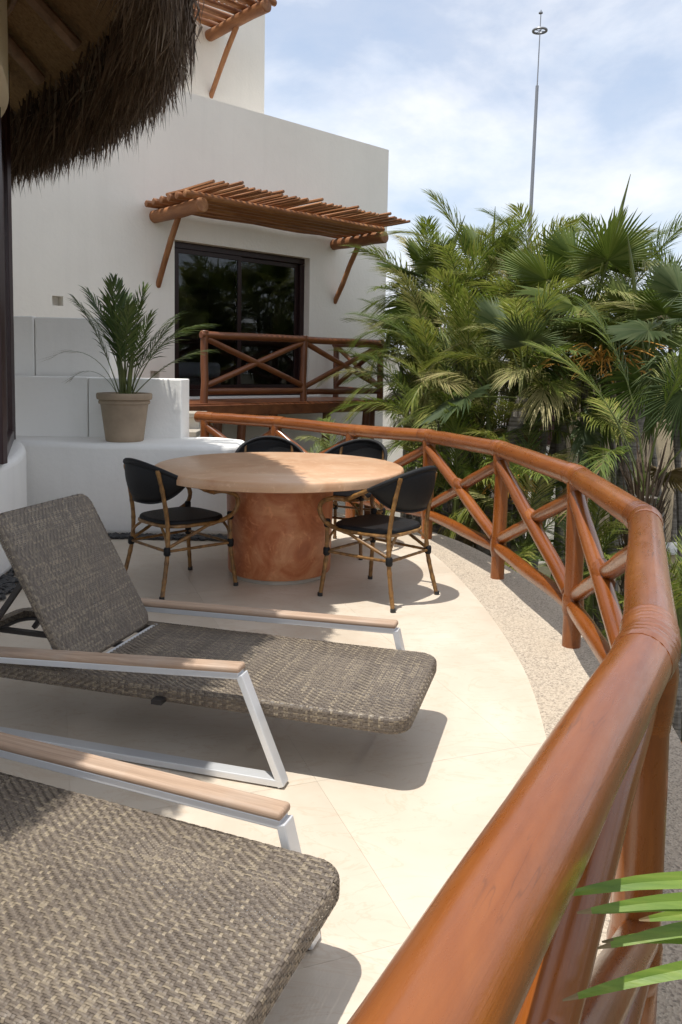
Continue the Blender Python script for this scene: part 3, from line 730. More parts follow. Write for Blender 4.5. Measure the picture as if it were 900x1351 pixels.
# ------------------------------------------------------------------ table
tb_ = empty('table', (-0.41, 5.36, 0), 'round peach marble table on a thick terracotta drum base', 'table')
mb = MB(); mb.lathe([(0.825, 0.690), (0.836, 0.695), (0.838, 0.71), (0.838, 0.738), (0.834, 0.747), (0.824, 0.752)], 96, (-0.41, 5.36, 0)); mb.build('table_top', M['tabletop'], tb_, True, 50)
mb = MB(); mb.lathe([(0.345, 0.03), (0.352, 0.045), (0.355, 0.2), (0.362, 0.45), (0.366, 0.689)], 72, (-0.41, 5.40, 0)); mb.build('pedestal', M['pedestal'], tb_, True, 50)
mb = MB(); mb.lathe([(0.325, 0.001), (0.328, 0.029)], 64, (-0.41, 5.40, 0)); mb.build('plinth', M['stonestep'], tb_, True, 50)

# ------------------------------------------------------------------ chairs
def bam(path, r, ring=0.11):
    # tube with bamboo nodes
    P = [Vector(p) for p in path]; out = []; rad = []; acc = 0
    P = resample(P, max(4, int(sum((P[i + 1] - P[i]).length for i in range(len(P) - 1)) / 0.018)))
    for i, p in enumerate(P):
        if i: acc += (P[i] - P[i - 1]).length
        out.append(p); ph = (acc / ring) % 1
        rad.append(r * (1.16 if ph < 0.12 else 1.0))
    m = MB(); m.tube(out, rad, 9); return m
def make_chair():
    e = empty('chair', (0, 0, 0))
    # local: faces +Y, back at -Y
    wf, wb, yf, yb = 0.245, 0.215, 0.23, -0.20
    rim = []
    def rim_pt(s):   # s in -1..1 round the back from left arm to right arm
        a = s * R(118); x = 0.285 * math.sin(a); y = -0.03 - 0.265 * math.cos(a)
        z = 0.625 + 0.205 * (max(0, math.cos(a * 0.76))) ** 1.5
        return Vector((x, y - 0.045 * max(0, math.cos(a)), z))
    for sx in (-1, 1):
        bam([(sx * (wf + 0.02), yf + 0.03, 0), (sx * wf, yf, 0.25), (sx * wf, yf - 0.005, 0.475)], 0.0135).build('front_leg', M['bamboo'], e, True)
        top = rim_pt(sx * 0.36)
        bam(catmull([(sx * (wb + 0.03), yb - 0.075, 0), (sx * wb, yb - 0.02, 0.25), (sx * (wb - 0.01), yb - 0.01, 0.44), (sx * 0.20, yb - 0.035, 0.62), (top.x, top.y - 0.012, top.z)], 5), 0.0135).build('back_leg', M['bamboo'], e, True)
        a0 = rim_pt(sx * 0.98)
        bam(catmull([a0, (sx * 0.285, 0.14, 0.632), (sx * 0.285, 0.235, 0.60), (sx * 0.275, 0.265, 0.54), (sx * 0.262, 0.235, 0.475), (sx * 0.25, 0.15, 0.435)], 6), 0.0145).build('arm', M['bamboo'], e, True)
        # stretchers and struts
        bam([(sx * wf, yf, 0.285), (sx * wb, yb - 0.02, 0.285)], 0.009).build('stretcher', M['bamboo'], e, True)
        bam([(sx * (wb - 0.01), yb - 0.015, 0.30), (sx * 0.245, 0.06, 0.42), (sx * 0.25, 0.15, 0.435)], 0.0105).build('side_strut', M['bamboo'], e, True)
        bam(catmull([(sx * wf, yf, 0.30), (sx * (wf - 0.03), yf, 0.37), (sx * (wf - 0.10), yf, 0.42)], 4), 0.008).build('curved_strut', M['bamboo'], e, True)
        bam(catmull([(sx * wb, yb - 0.018, 0.30), (sx * (wb - 0.03), yb - 0.015, 0.37), (sx * (wb - 0.10), yb, 0.42)], 4), 0.008).build('curved_strut', M['bamboo'], e, True)
        for (x, y, z) in ((sx * wf, yf, 0.285), (sx * wb, yb - 0.02, 0.285), (sx * wf, yf - 0.003, 0.462)):
            mb = MB(); mb.tube([(x, y, z - 0.026), (x, y, z - 0.018), (x, y, z + 0.018), (x, y, z + 0.026)], [0.016, 0.0215, 0.0215, 0.016], 9); mb.build('binding', M['textile'], e, True, 50)
        for (x, y) in ((sx * (wf + 0.02), yf + 0.03), (sx * (wb + 0.03), yb - 0.075)):
            mb = MB(); mb.tube([(x, y, 0), (x, y, 0.022)], 0.0165, 9); mb.build('foot_cap', M['rubber'], e, True, 50)
    bam([(-wf, yf, 0.285), (wf, yf, 0.285)], 0.009).build('stretcher', M['bamboo'], e, True)
    bam([(-wb, yb - 0.02, 0.285), (wb, yb - 0.02, 0.285)], 0.009).build('stretcher', M['bamboo'], e, True)
    # seat
    prof = []
    for k_ in range(36):
        a = 2 * math.pi * k_ / 36; c_, s_ = math.cos(a), math.sin(a); p_ = 3.2
        rx = abs(c_) ** (2 / p_) * (1 if c_ > 0 else -1); ry = abs(s_) ** (2 / p_) * (1 if s_ > 0 else -1)
        prof.append((rx * (0.237 + 0.012 * ry), 0.012 + ry * 0.232))
    mb = MB(); mb.prism(prof, 0.425, 0.462); mb.build('seat', M['textile'], e, True, 40, bevel=0.016, seg=3)
    pr = [Vector((x, y, 0.428)) for x, y in prof]; mb = MB(); mb.tube(pr, 0.011, 8, closed=True); mb.build('seat_rim', M['bamboo'], e, True)
    # back shell
    rimp = [rim_pt(-1 + 2 * i / 40) for i in range(41)]
    mb = MB(); mb.tube(rimp[6:35], [0.0125 + 0.004 * math.cos((i / 28 - 0.5) * math.pi) for i in range(29)], 9); mb.build('back_rim', M['textile'], e, True)
    for seg_ in (rimp[:8], rimp[33:]): bam(seg_, 0.0135).build('arm_rail', M['bamboo'], e, True)
    vs_ = []; fs = []; kk = 31; rw = 7
    for i in range(kk):
        s_ = -0.66 + 1.32 * i / (kk - 1); t = rim_pt(s_); h = (0.255 * max(0.0, 1 - (abs(s_) / 0.66) ** 2.4))
        for j in range(rw):
            q_ = j / (rw - 1); bulge = 0.02 * math.sin(q_ * math.pi)
            d = Vector((t.x, t.y + 0.03, 0)).normalized()
            vs_.append(t - V(0, 0, h * q_) - d * (0.05 * q_) + d * bulge)
    for i in range(kk - 1):
        for j in range(rw - 1): fs.append((i * rw + j, i * rw + j + 1, (i + 1) * rw + j + 1, (i + 1) * rw + j))
    mb = MB(); mb.add(vs_, fs); o = mb.build('backrest', M['textile'], e, True, 60)
    md = o.modifiers.new('solid', 'SOLIDIFY'); md.thickness = 0.006; md.offset = 0
    low = [vs_[i * rw + rw - 1] for i in range(kk)]; mb = MB(); mb.tube(low, 0.009, 8); mb.build('back_lower_rim', M['textile'], e, True)
    return e
ch0 = make_chair()
def place_chair(first, x, y, ang, label):
    c = first or copy_tree(ch0); c.location = (x, y, 0); c.rotation_euler = (0, 0, ang); tag(c, label, 'chair', 'bistro chairs round the table'); return c
def face(x, y, tx=-0.41, ty=5.40): return math.atan2(ty - y, tx - x) - math.pi / 2
place_chair(ch0, 0.255, 4.90, R(52), 'black bamboo framed chair at the table standing in the sun nearest the railing')
place_chair(None, -1.035, 5.06, R(-46), 'black bamboo framed chair between white bench and table, in shade')
place_chair(None, -0.55, 6.24, R(-171), 'chair behind the table, its dark back showing by the bench end')
place_chair(None, 0.05, 6.16, R(152), 'chair behind the table on the railing side, in front of the log braces')

# ------------------------------------------------------------------ loungers
random.seed(5)
def inside_rr(x, y, L0, L1, hw, rad):
    cx = min(max(x, L0 + rad), L1 - rad); cy = min(max(y, -hw + rad), hw - rad)
    return (x - cx) ** 2 + (y - cy) ** 2 <= rad * rad + 1e-9
def weave(mp, nu, nv, ok, pu=0.0088, pv=0.0056, amp=0.0011, block=7, mbx=None):
    # herringbone twill of flat strands; mp(a, b) -> (position, normal) with a, b in metres
    mbx = mbx or MB()
    def over(i, j):
        if (i // block) % 2 == 0: return ((i + j) % 4) < 2
        return ((i // 2 + j // 2) % 2) == 0
    for di in (0, 1):
        n0, n1 = (nu, nv) if di == 0 else (nv, nu)
        for i in range(n0):
            run = []
            def flush():
                if len(run) > 1:
                    b = len(mbx.v); k_ = len(run)
                    for (p, q) in run: mbx.v.append(tuple(p)); mbx.v.append(tuple(q))
                    for z in range(k_ - 1): mbx.f.append((b + 2 * z, b + 2 * z + 1, b + 2 * z + 3, b + 2 * z + 2)); mbx.m.append(0)
                run.clear()
            ln = 0; lim = random.randint(8, 30)
            for j in range(n1):
                uu, vv = ((i + 0.5) * pu, (j + 0.5) * pv) if di == 0 else ((j + 0.5) * pu, (i + 0.5) * pv)
                w = 0.0076 if di == 0 else 0.0049
                if not ok(uu, vv): flush(); continue
                ov = over(i, j) if di == 0 else not over(j, i)
                z = amp if ov else -amp
                if di == 0:
                    a, na = mp(uu - w / 2, vv); b, nb = mp(uu + w / 2, vv)
                else:
                    a, na = mp(uu, vv - w / 2); b, nb = mp(uu, vv + w / 2)
                run.append((a + na * z, b + nb * z)); ln += 1
                if ln > lim and not ov:
                    last_ = run[-1]; flush(); run.append(last_); ln = 0; lim = random.randint(8, 30)
            flush()
    return mbx
def slab_parts(parent, L0, L1, hw, rad, ztop, th, name_top, xf=lambda p: p, xn=lambda n: n, hole=None):
    nu = int((L1 - L0) / 0.0088); nv = int(2 * hw / 0.0056)
    rd = min(0.014, th * 0.45)
    def mp(a, b): return xf(Vector((L0 + a, -hw + b, ztop + 0.0025 * math.sin(a * 9.0) * math.sin(b * 7.0)))), xn(Vector((0, 0, 1)))
    def ok(a, b):
        x, y = L0 + a, -hw + b
        if not inside_rr(x, y, L0 + rd - 0.002, L1 - rd + 0.002, hw - rd + 0.002, rad - rd): return False
        return not (hole and hole[0] < x < hole[1] and abs(y) < hole[2])
    o = weave(mp, nu, nv, ok).build(name_top, M['wicker'], parent); tag(o, kind='stuff')
    # perimeter path
    per = []
    for (cx, cy, a0) in ((L1 - rad, hw - rad, 0), (L0 + rad, hw - rad, 90), (L0 + rad, -hw + rad, 180), (L1 - rad, -hw + rad, 270)):
        for q in range(9): a = R(a0 + q * 90 / 8); per.append(Vector((cx + rad * math.cos(a), cy + rad * math.sin(a), 0)))
    per.append(per[0].copy()); Lp = sum((per[i + 1] - per[i]).length for i in range(len(per) - 1))
    pp = resample(per, int(Lp / 0.0044) + 1)
    def mp2(a, b):
        i = min(len(pp) - 2, max(0, int(a / 0.0044))); p = pp[i].lerp(pp[i + 1], a / 0.0044 - i); t = (pp[i + 1] - pp[i]).normalized(); n = Vector((t.y, -t.x, 0))
        qa = math.pi * rd / 2; st_ = th - 2 * rd
        if b < qa: ph = b / rd; off_, z_ = -rd + rd * math.sin(ph), -rd + rd * math.cos(ph); nz = math.cos(ph); nh = math.sin(ph)
        elif b < qa + st_: off_, z_, nz, nh = 0, -rd - (b - qa), 0, 1
        else: ph = min(math.pi / 2, (b - qa - st_) / rd); off_, z_ = -rd + rd * math.cos(ph), -rd - st_ - rd * math.sin(ph); nz = -math.sin(ph); nh = math.cos(ph)
        return xf(Vector((p.x, p.y, ztop + z_)) + n * off_), xn(n * nh + Vector((0, 0, nz)))
    hgt = math.pi * rd + th - 2 * rd
    o = weave(mp2, int(Lp / 0.0088), int(hgt / 0.0056), lambda a, b: True, block=400).build('woven_edge', M['wicker'], parent); tag(o, kind='stuff')
    mb = MB(); mb.tube([xf(Vector(((L0 + L1) / 2, 0, ztop - th + 0.014)) + Vector(((p.x - (L0 + L1) / 2) * (1 - 0.06 / (L1 - L0)), p.y * (1 - 0.03 / hw), 0))) for p in pp[::6]], 0.009, 7, closed=True); mb.build('edge_frame', M['darkmetal'], parent, True)
def make_lounger(label, x, y, heading, near_arm, far_arm):
    e = empty('sun_lounger', (0, 0, 0), label, 'sun lounger', 'woven sun loungers with white frames')
    # local +X = foot end (x = 0), head towards -X; Y+ = left side looking to foot
    HW = 0.325; ZT = 0.268; TH = 0.058
    slab_parts(e, -1.98, 0.0, HW, 0.075, ZT, TH, 'woven_seat', hole=(-1.93, -1.262, HW - 0.06))
    for xx in (-0.25, -0.65, -1.0, -1.25):
        mb = MB(); mb.box((xx, 0, ZT - TH + 0.012), (0.035, 2 * HW - 0.04, 0.022)); mb.build('cross_bar', M['darkmetal'], e)
    mb = MB(); mb.box((-1.262, 0, ZT - 0.014), (0.02, 2 * HW - 0.06, 0.028)); mb.build('hinge_bar', M['alu'], e)
    # raised backrest
    a = R(60); hx, hz = -1.285, ZT + 0.002
    ex = Vector((-math.cos(a), 0, math.sin(a))); ez = Vector((math.sin(a), 0, math.cos(a)))
    def xf(p): return Vector((hx, 0, hz)) + ex * (-p.x) * 1.0 + Vector((0, p.y, 0)) + ez * p.z
    def xn(n): return ex * (-n.x) + Vector((0, n.y, 0)) + ez * n.z
    slab_parts(e, -0.66, 0.0, HW - 0.02, 0.06, 0.0, 0.040, 'woven_backrest', xf, xn)
    mb = MB()
    for q in range(5):
        yy = -0.24 + 0.12 * q; mb.beam(xf(V(-0.02, yy, -0.03)), xf(V(-0.66, yy, -0.03)), 0.02, 0.012)
    mb.build('backrest_slats', M['darkmetal'], e)
    for sy in (-1, 1):
        mb = MB(); mb.beam(xf(V(-0.42, sy * 0.2, -0.04)), (-1.83, sy * 0.2, ZT - 0.05), 0.02, 0.02, upv=(0, 1, 0)); mb.build('prop', M['darkmetal'], e)
        mb = MB(); mb.box((-1.62, sy * 0.13, ZT - 0.05), (0.66, 0.025, 0.02)); mb.build('rack_bar', M['darkmetal'], e)
    # side frames
    for sy in (-1, 1):
        yy = sy * (HW + 0.045); ft = -0.46; th_ = 0.024; wd = 0.052
        sh = 0.38 if sy > 0 else 0.0; tx = -0.57 + sh; fx = -0.41 if sy < 0 else tx + 0.085; bx, btx = -1.86, -1.78
        zt, arm_slope = far_arm if sy > 0 else near_arm; zb_ = zt - arm_slope * (abs(btx - tx))
        mb = MB()
        mb.beam((bx, yy, 0.018), (fx, yy, 0.018), wd, th_, upv=(0, 0, 1))
        mb.beam((fx - 0.004, yy, 0.006), (tx, yy, zt), wd - 0.001, th_, upv=(1, 0, 0))
        mb.beam((tx - 0.002, yy, zt - 0.002), (btx, yy, zb_ - 0.002), wd - 0.002, th_, upv=(0, 0, 1))
        mb.beam((bx + 0.004, yy, 0.006), (btx, yy, zb_), wd - 0.001, th_, upv=(1, 0, 0))
        mb.build('side_frame', M['alu'], e, bevel=0.003)
        mb = MB(); mb.beam((tx + 0.004, yy, zt + 0.021), (btx - 0.05, yy, zb_ + 0.021 - arm_slope * 0.05), 0.062, 0.024); mb.build('armrest', M['teak'], e, bevel=0.010, seg=4, smooth=True)
        for q in (fx - 0.03, bx + 0.06):
            mb = MB(); mb.box((q, yy, 0.003), (0.05, 0.04, 0.006)); mb.build('foot_pad', M['rubber'], e)
        for q in (-0.9, -1.70):
            mb = MB(); mb.box((q, sy * (HW + 0.008), ZT - 0.045), (0.04, 0.06, 0.016)); mb.build('bracket', M['darkmetal'], e)
    e.location = (x, y, 0); e.rotation_euler = (0, 0, -R(heading))
    return e
make_lounger('woven sun lounger with raised backrest between table and nearer lounger', 0.325, 2.83, 16.0, (0.375, 0.062), (0.335, 0.02))
make_lounger('nearest woven sun lounger, cut off by the bottom edge', -0.085, 1.46, 22, (0.35, 0.0), (0.305, 0.0))

# ------------------------------------------------------------------ palms
random.seed(33)
def pinnate_mesh(name, mat, L=1.7, n=58, lmax=0.46, w=0.0155, droop=70, vee=28, start=0.2, sag=0.5, seed=0, stem=0.012):
    rn = random.Random(seed); mb = MB()
    K = 14; pts = []; th = 0.0; p = Vector((0, 0, 0)); ang = []
    for i in range(K + 1):
        s = i / K; th = -R(droop) * s ** 1.6; pts.append(p.copy()); ang.append(th)
        p = p + Vector((math.cos(th), 0.0, math.sin(th))) * (L / K)
    yaw = rn.uniform(-0.15, 0.15)
    pts = [Vector((q.x, q.y + yaw * (q.x / L) ** 2 * 0.6, q.z)) for q in pts]
    mb.tube(pts, [stem * (1 - 0.8 * i / K) for i in range(K + 1)], 5, mi=1)
    def at(s):
        f = s * K; i = min(K - 1, int(f)); return pts[i].lerp(pts[i + 1], f - i), ang[i]
    for i in range(n):
        s = start + (1 - start) * (i + 0.5) / n
        for sd_ in (-1, 1):
            if rn.random() < 0.04: continue
            q, th = at(min(1, s + rn.uniform(-0.008, 0.008)))
            sag_ = sag * rn.uniform(0.6, 1.5); ll = lmax * (math.sin(math.pi * (0.13 + 0.80 * (s - start) / (1 - start))) ** 0.7) * rn.uniform(0.82, 1.1)
            fwd = R(32 + 34 * s + rn.uniform(-11, 11)); ve = R(vee * (1 - 0.5 * s) + rn.uniform(-9, 9))
            t = Vector((math.cos(th), 0, math.sin(th))); nrm = Vector((-math.sin(th), 0, math.cos(th))); lat = Vector((0, sd_, 0))
            d = (t * math.sin(fwd) + lat * math.cos(fwd) * math.cos(ve) + nrm * math.cos(fwd) * math.sin(ve)).normalized()
            wv = (t * math.cos(fwd) - lat * math.sin(fwd)).normalized() * (w / 2)
            g = Vector((0, 0, -1)) * ll * sag_
            a = q; b = q + d * ll * 0.42 + g * 0.12; c = q + d * ll * 0.76 + g * 0.45; e = q + d * ll + g
            mb.add([a - wv * 0.5, a + wv * 0.5, b + wv, b - wv, c + wv * 0.75, c - wv * 0.75, e], [(0, 1, 2, 3), (3, 2, 4, 5), (5, 4, 6)])
    return mb.mesh(name, [mat, M['greenstem']])
def fan_mesh(name, mat, pet=0.8, Rr=0.7, n=46, span=285, seed=0, droop=0.35, tilt=25):
    rn = random.Random(seed); mb = MB()
    K = 6; pts = [Vector((pet * i / K, 0, -0.10 * (i / K) ** 2 * pet)) for i in range(K + 1)]
    mb.tube(pts, [0.016 - 0.008 * i / K for i in range(K + 1)], 5, mi=1)
    h = pts[-1]; ct, st_ = math.cos(R(tilt)), math.sin(R(tilt))
    def tr(x, y, z):   # blade frame tilted down
        return h + Vector((x * ct + z * st_, y, -x * st_ + z * ct))
    for i in range(n):
        a0 = R(-span / 2 + span * i / n); a1 = R(-span / 2 + span * (i + 1) / n); am = (a0 + a1) / 2
        rl = Rr * (0.72 + 0.28 * math.cos(am * 0.6)) * rn.uniform(0.84, 1.08); ri = rl * rn.uniform(0.36, 0.5)
        fold = 0.016; cup = 0.10
        def P(r, a, z): return tr(r * math.cos(a), r * math.sin(a), z + cup * (abs(math.sin(a / 2)) ** 2) * r / Rr)
        v0 = tr(0, 0, 0); e0 = P(ri, a0, -fold); e1 = P(ri, a1, -fold); em = P(ri, am, fold)
        dz = droop * rl * rn.uniform(0.1, 0.55) * (0.4 + abs(math.sin(am)))
        m0 = P(ri + (rl - ri) * 0.55, a0 * 0.62 + am * 0.38, -fold) - V(0, 0, dz * 0.3); m1 = P(ri + (rl - ri) * 0.55, a1 * 0.62 + am * 0.38, -fold) - V(0, 0, dz * 0.3)
        mm = P(ri + (rl - ri) * 0.55, am, fold * 0.6) - V(0, 0, dz * 0.3)
        tp = P(rl, am + rn.uniform(-0.07, 0.07), 0) - V(0, 0, dz)
        mb.add([v0, e0, em, e1, m0, mm, m1, tp], [(0, 1, 2), (0, 2, 3), (1, 4, 5, 2), (2, 5, 6, 3), (4, 7, 5), (5, 7, 6)])
    return mb.mesh(name, [mat, M['greenstem']])
ARE = [pinnate_mesh('frond', M['areca'], L=rL, droop=dr, vee=ve, seed=i, sag=sg) for i, (rL, dr, ve, sg) in enumerate(((1.75, 62, 30, 0.35), (1.65, 85, 22, 0.5), (1.85, 48, 34, 0.3), (1.6, 105, 12, 0.7), (1.8, 72, 26, 0.45), (1.55, 38, 36, 0.25)))]
ARP = [pinnate_mesh('frond', M['pale'], L=1.6, droop=95, vee=10, seed=21, sag=0.8), pinnate_mesh('frond', M['pale'], L=1.7, droop=70, vee=18, seed=22, sag=0.5)]
ARD = [pinnate_mesh('frond', M['dry'], L=1.45, droop=120, vee=-5, seed=31, sag=1.0)]
FAN = [fan_mesh('frond', M['fan'], 0.8, 0.68, 46, 250 + 12 * i, i, d, t) for i, (d, t) in enumerate(((0.15, 15), (0.4, 30), (0.7, 50), (0.25, 5)))]
FAB = [fan_mesh('frond', M['blue'], 0.85, 0.66, 46, 250 + 15 * i, 40 + i, d, t) for i, (d, t) in enumerate(((0.15, 15), (0.45, 35), (0.8, 55)))]
ARL = [pinnate_mesh('frond', M['areca'], L=2.1, n=44, lmax=0.42, w=0.015, droop=dr, vee=24, seed=50 + i, sag=0.3, start=0.5) for i, dr in enumerate((35, 55, 75))]
FAD = [fan_mesh('frond', M['dry'], 0.6, 0.6, 30, 240, 60, 0.9, 75)]
def put_frond(parent, mesh, p, yaw, el, s, roll=0.0, name='frond'):
    o = link(name, mesh, parent); o.location = p - base(parent)
    o.rotation_euler = (Matrix.Rotation(yaw, 3, 'Z') @ Matrix.Rotation(-el, 3, 'Y') @ Matrix.Rotation(roll, 3, 'X')).to_euler()
    o.scale = (s, s, s); return o
def trunk_path(b, t, lean, k=9):
    b = Vector(b); t = Vector(t); return catmull([b, b.lerp(t, 0.5) + Vector((lean, lean * 0.3, 0)), t], k)
def ringed(path, r0, r1, n=9):
    P = resample(path, 60); m = MB()
    m.tube(P, [(r0 + (r1 - r0) * i / 59) * (1.07 if i % 2 else 0.97) for i in range(60)], n); return m
def flower(p, s, seed):
    rn = random.Random(seed); m = MB(); m.tube([p + V(0.05, 0.8, 0.12), p + V(0, 0.35, 0.12), p], [0.018, 0.015, 0.01], 5)
    for i in range(30):
        a = rn.uniform(0, 6.28); l = s * rn.uniform(0.5, 1.0); d = Vector((math.cos(a), math.sin(a), rn.uniform(-0.3, 0.5)))
        P = [p, p + d * l * 0.5 + V(0, 0, 0.05), p + d * l - V(0, 0, 0.25 * l)]
        m.tube(catmull(P, 3), [0.008, 0.008, 0.008, 0.007, 0.007, 0.006, 0.005], 4, False)
        for q in range(7):
            f = rn.uniform(0.3, 1.0); b = P[0].lerp(P[2], f) + V(rn.uniform(-1, 1), rn.uniform(-1, 1), rn.uniform(-1, 0.6)) * 0.09 * s
            m.tube([P[0].lerp(P[2], f * 0.9), b], [0.005, 0.004], 3, False)
    return m
def areca(x, y, z, s, stems, label, fl=False, nf=7, spread=0.42, dry=0.09, pale=0.12):
    e = empty('areca_palm', (x, y, -3.0), label, 'palm tree', 'garden palms beyond the railing')
    for k_ in range(stems):
        a = 2 * math.pi * k_ / stems + random.uniform(-0.4, 0.4); rr_ = 0 if k_ == 0 else spread * random.uniform(0.6, 1.3)
        c = Vector((x + rr_ * math.cos(a), y + rr_ * math.sin(a) * 0.8, z + (0 if k_ == 0 else random.uniform(-0.75, 0.15))))
        bse = Vector((x + 0.3 * rr_ * math.cos(a) + random.uniform(-0.15, 0.15), y + 0.3 * rr_ * math.sin(a), -3.02))
        path = trunk_path(bse, c, random.uniform(-0.22, 0.22))
        ringed(path, 0.055, 0.034, 8).build('trunk', M['trunk'], e, True)
        d = (path[-1] - path[-3]).normalized()
        m = MB(); m.tube([c - d * 0.02, c + d * 0.22, c + d * 0.45], [0.040, 0.036, 0.018], 8); m.build('crown_shaft', M['greenstem'], e, True)
        y0 = random.uniform(0, 6.28)
        for i in range(nf):
            f = i / max(1, nf - 1); el = R(80 - 62 * f + random.uniform(-9, 9)); r = random.random()
            me = random.choice(ARE)
            if f > 0.55 and r < dry: me = ARD[0]; el = R(random.uniform(-50, -10))
            elif r < dry + pale: me = random.choice(ARP)
            put_frond(e, me, c + d * (0.34 - 0.2 * f), y0 + i * 2.4 + random.uniform(-0.3, 0.3), el, s * random.uniform(0.82, 1.12), random.uniform(-0.35, 0.35))
    if fl: flower(Vector((x, y - 0.75, z - 0.22)), 0.62 * s, int(x * 100)).build('flower_stalk', M['flower'], e)
    return e
def fanpalm(x, y, z, s, label, nf=15, meshes=None, bx=0.0, spear=True, fl=False, r=0.075, hairy=False, lo=-35):
    meshes = meshes or FAN
    e = empty('fan_palm', (x + bx, y, -3.0), label, 'palm tree', 'garden palms beyond the railing')
    c = Vector((x, y, z)); path = trunk_path((x + bx, y + 0.1, -3.02), c, bx * 0.25)
    ringed(path, r * 1.2, r, 10).build('trunk', M['trunk'], e, True)
    for i in range(nf):
        f = i / (nf - 1); el = R(84 - (84 - lo) * f ** 1.15 + random.uniform(-7, 7))
        me = meshes[0] if f < 0.35 else meshes[1 % len(meshes)] if f < 0.7 else meshes[2 % len(meshes)]
        if f > 0.85 and random.random() < 0.4: me = FAD[0]
        put_frond(e, me, c + V(0, 0, 0.12 - 0.2 * f), i * 2.4 + random.uniform(-0.25, 0.25), el, s * random.uniform(0.85, 1.1), random.uniform(-0.5, 0.5))
    if spear:
        a = random.uniform(0, 6.28); t = c + V(0.45 * math.cos(a), 0.3 * math.sin(a), 1.75 * s)
        m = MB(); m.tube([c, c.lerp(t, 0.45) , c.lerp(t, 0.75), t], [0.014, 0.016, 0.022, 0.003], 6); m.build('spear_leaf', M['greenstem'], e, True)
    if fl: flower(c + V(-0.1, -0.8, -0.35), 0.75 * s, 5).build('flower_stalk', M['flower'], e)
    if hairy:
        m = MB(); rn = random.Random(9)
        for i in range(260):
            a = rn.uniform(0, 6.28); zz = rn.uniform(-0.9, 0.15); p = c + V(math.cos(a) * r * 1.25, math.sin(a) * r * 1.25, zz)
            q = p + V(math.cos(a) * 0.10, math.sin(a) * 0.10, rn.uniform(0.15, 0.4)); w_ = V(-math.sin(a), math.cos(a), 0) * 0.014
            m.add([p - w_, p + w_, q + w_ * 0.3, q - w_ * 0.3], [(0, 1, 2, 3)])
        m.build('leaf_bases', M['thatch'], e)
    return e
fanpalm(2.17, 12, 2.40, 0.78, 'slender fan palm whose crown tops the hedge left of the tall pole', 11, bx=-0.3)
fanpalm(2.76, 9, 1.88, 0.95, 'tallest broad fan palm with a leaning spear leaf right of the pole', 14, bx=-0.7, fl=True)
fanpalm(3.12, 8.2, 1.41, 0.78, 'fan palm with a drooping rounded leaf below the tallest fan palm', 10, bx=-0.4)
fanpalm(3.03, 6.8, 1.53, 0.68, 'blue grey fan palm cut off by the right edge', 9, FAB, bx=0.3)
fanpalm(1.87, 8.2, 1.14, 0.72, 'dark blue green fan palm in the middle of the garden with leaning trunk', 7, FAB, bx=-0.6, spear=False)
fanpalm(1.23, 11.2, 2.29, 0.7, 'light green fan palm beside the house corner under the awning end', 11, bx=0.4)
fanpalm(2.55, 6.6, 0.39, 0.74, 'short palm with a shaggy thick trunk before the beige wall', 10, ARL, bx=-0.12, r=0.10, hairy=True, lo=35, spear=False)
fanpalm(1.09, 12.6, 1.37, 0.7, 'shaded fan palm with leaves against the white house wall', 9, bx=0.5, spear=False)
areca(1.29, 12.0, 2.07, 0.78, 3, 'feathery palm clump nearest the house corner')
areca(1.48, 10.6, 1.64, 0.8, 3, 'feathery palm clump with pale arching fronds beside the balcony', pale=0.35)
areca(1.78, 11, 2.04, 0.8, 3, 'yellow green feathery palm clump below the light green fan palm', pale=0.25)
areca(1.55, 9.3, 1.09, 0.8, 3, 'dark feathery palm clump behind the middle of the far railing')
areca(2.22, 10.5, 1.82, 0.8, 3, 'feathery palm clump showing through left of the leaning trunk')
areca(1.17, 9.2, 0.69, 0.7, 3, 'low feathery palm clump just behind the far railing joint')
areca(1.64, 8.6, 0.50, 0.72, 3, 'bushy low palm clump behind the fourth rail joint with orange flowers', True)
areca(2.20, 8.5, 0.91, 0.78, 3, 'feathery palm clump over the grey leaning trunks')
areca(2.65, 10, 1.89, 0.84, 3, 'feathery palm clump under the left side of the tallest fan palm', pale=0.25)
areca(2.77, 9.1, 1.33, 0.85, 3, 'large pale arching palm clump in the centre right of the garden', pale=0.5)
areca(3.34, 9.7, 1.78, 0.8, 3, 'feathery palm clump under the drooping rounded fan leaf')
areca(3.56, 8.6, 1.36, 0.7, 1, 'thin single stemmed feathery palm before the beige wall at right', pale=0.25)
areca(1.11, 11.3, 0.90, 0.72, 3, 'shaded feathery palm clump touching the balcony corner')
areca(2.79, 12.2, 2.24, 0.82, 4, 'feathery palm clump farthest back below the tall pole')
areca(4.45, 10.5, 1.64, 0.8, 2, 'feathery palm clump at the right edge below the far thatched roof')
areca(1.81, 7.9, -0.09, 0.66, 3, 'low palm clump filling the gap under the curved top rail')
areca(1.26, 8.3, 0.05, 0.64, 3, 'low dark palm clump seen through the far rail braces')
areca(2.66, 6.2, -0.57, 0.55, 3, 'low dark palm clump below the near rail bend at right')
areca(2.40, 7.2, -0.70, 0.55, 3, 'low shaded palm clump seen between the middle rail posts')
areca(-0.1, 9.9, -0.1, 0.5, 2, 'small palm clump under the log balcony')
areca(2.35, 4.2, -1.7, 0.55, 2, 'small low palm beneath the near railing beside the lower rail')

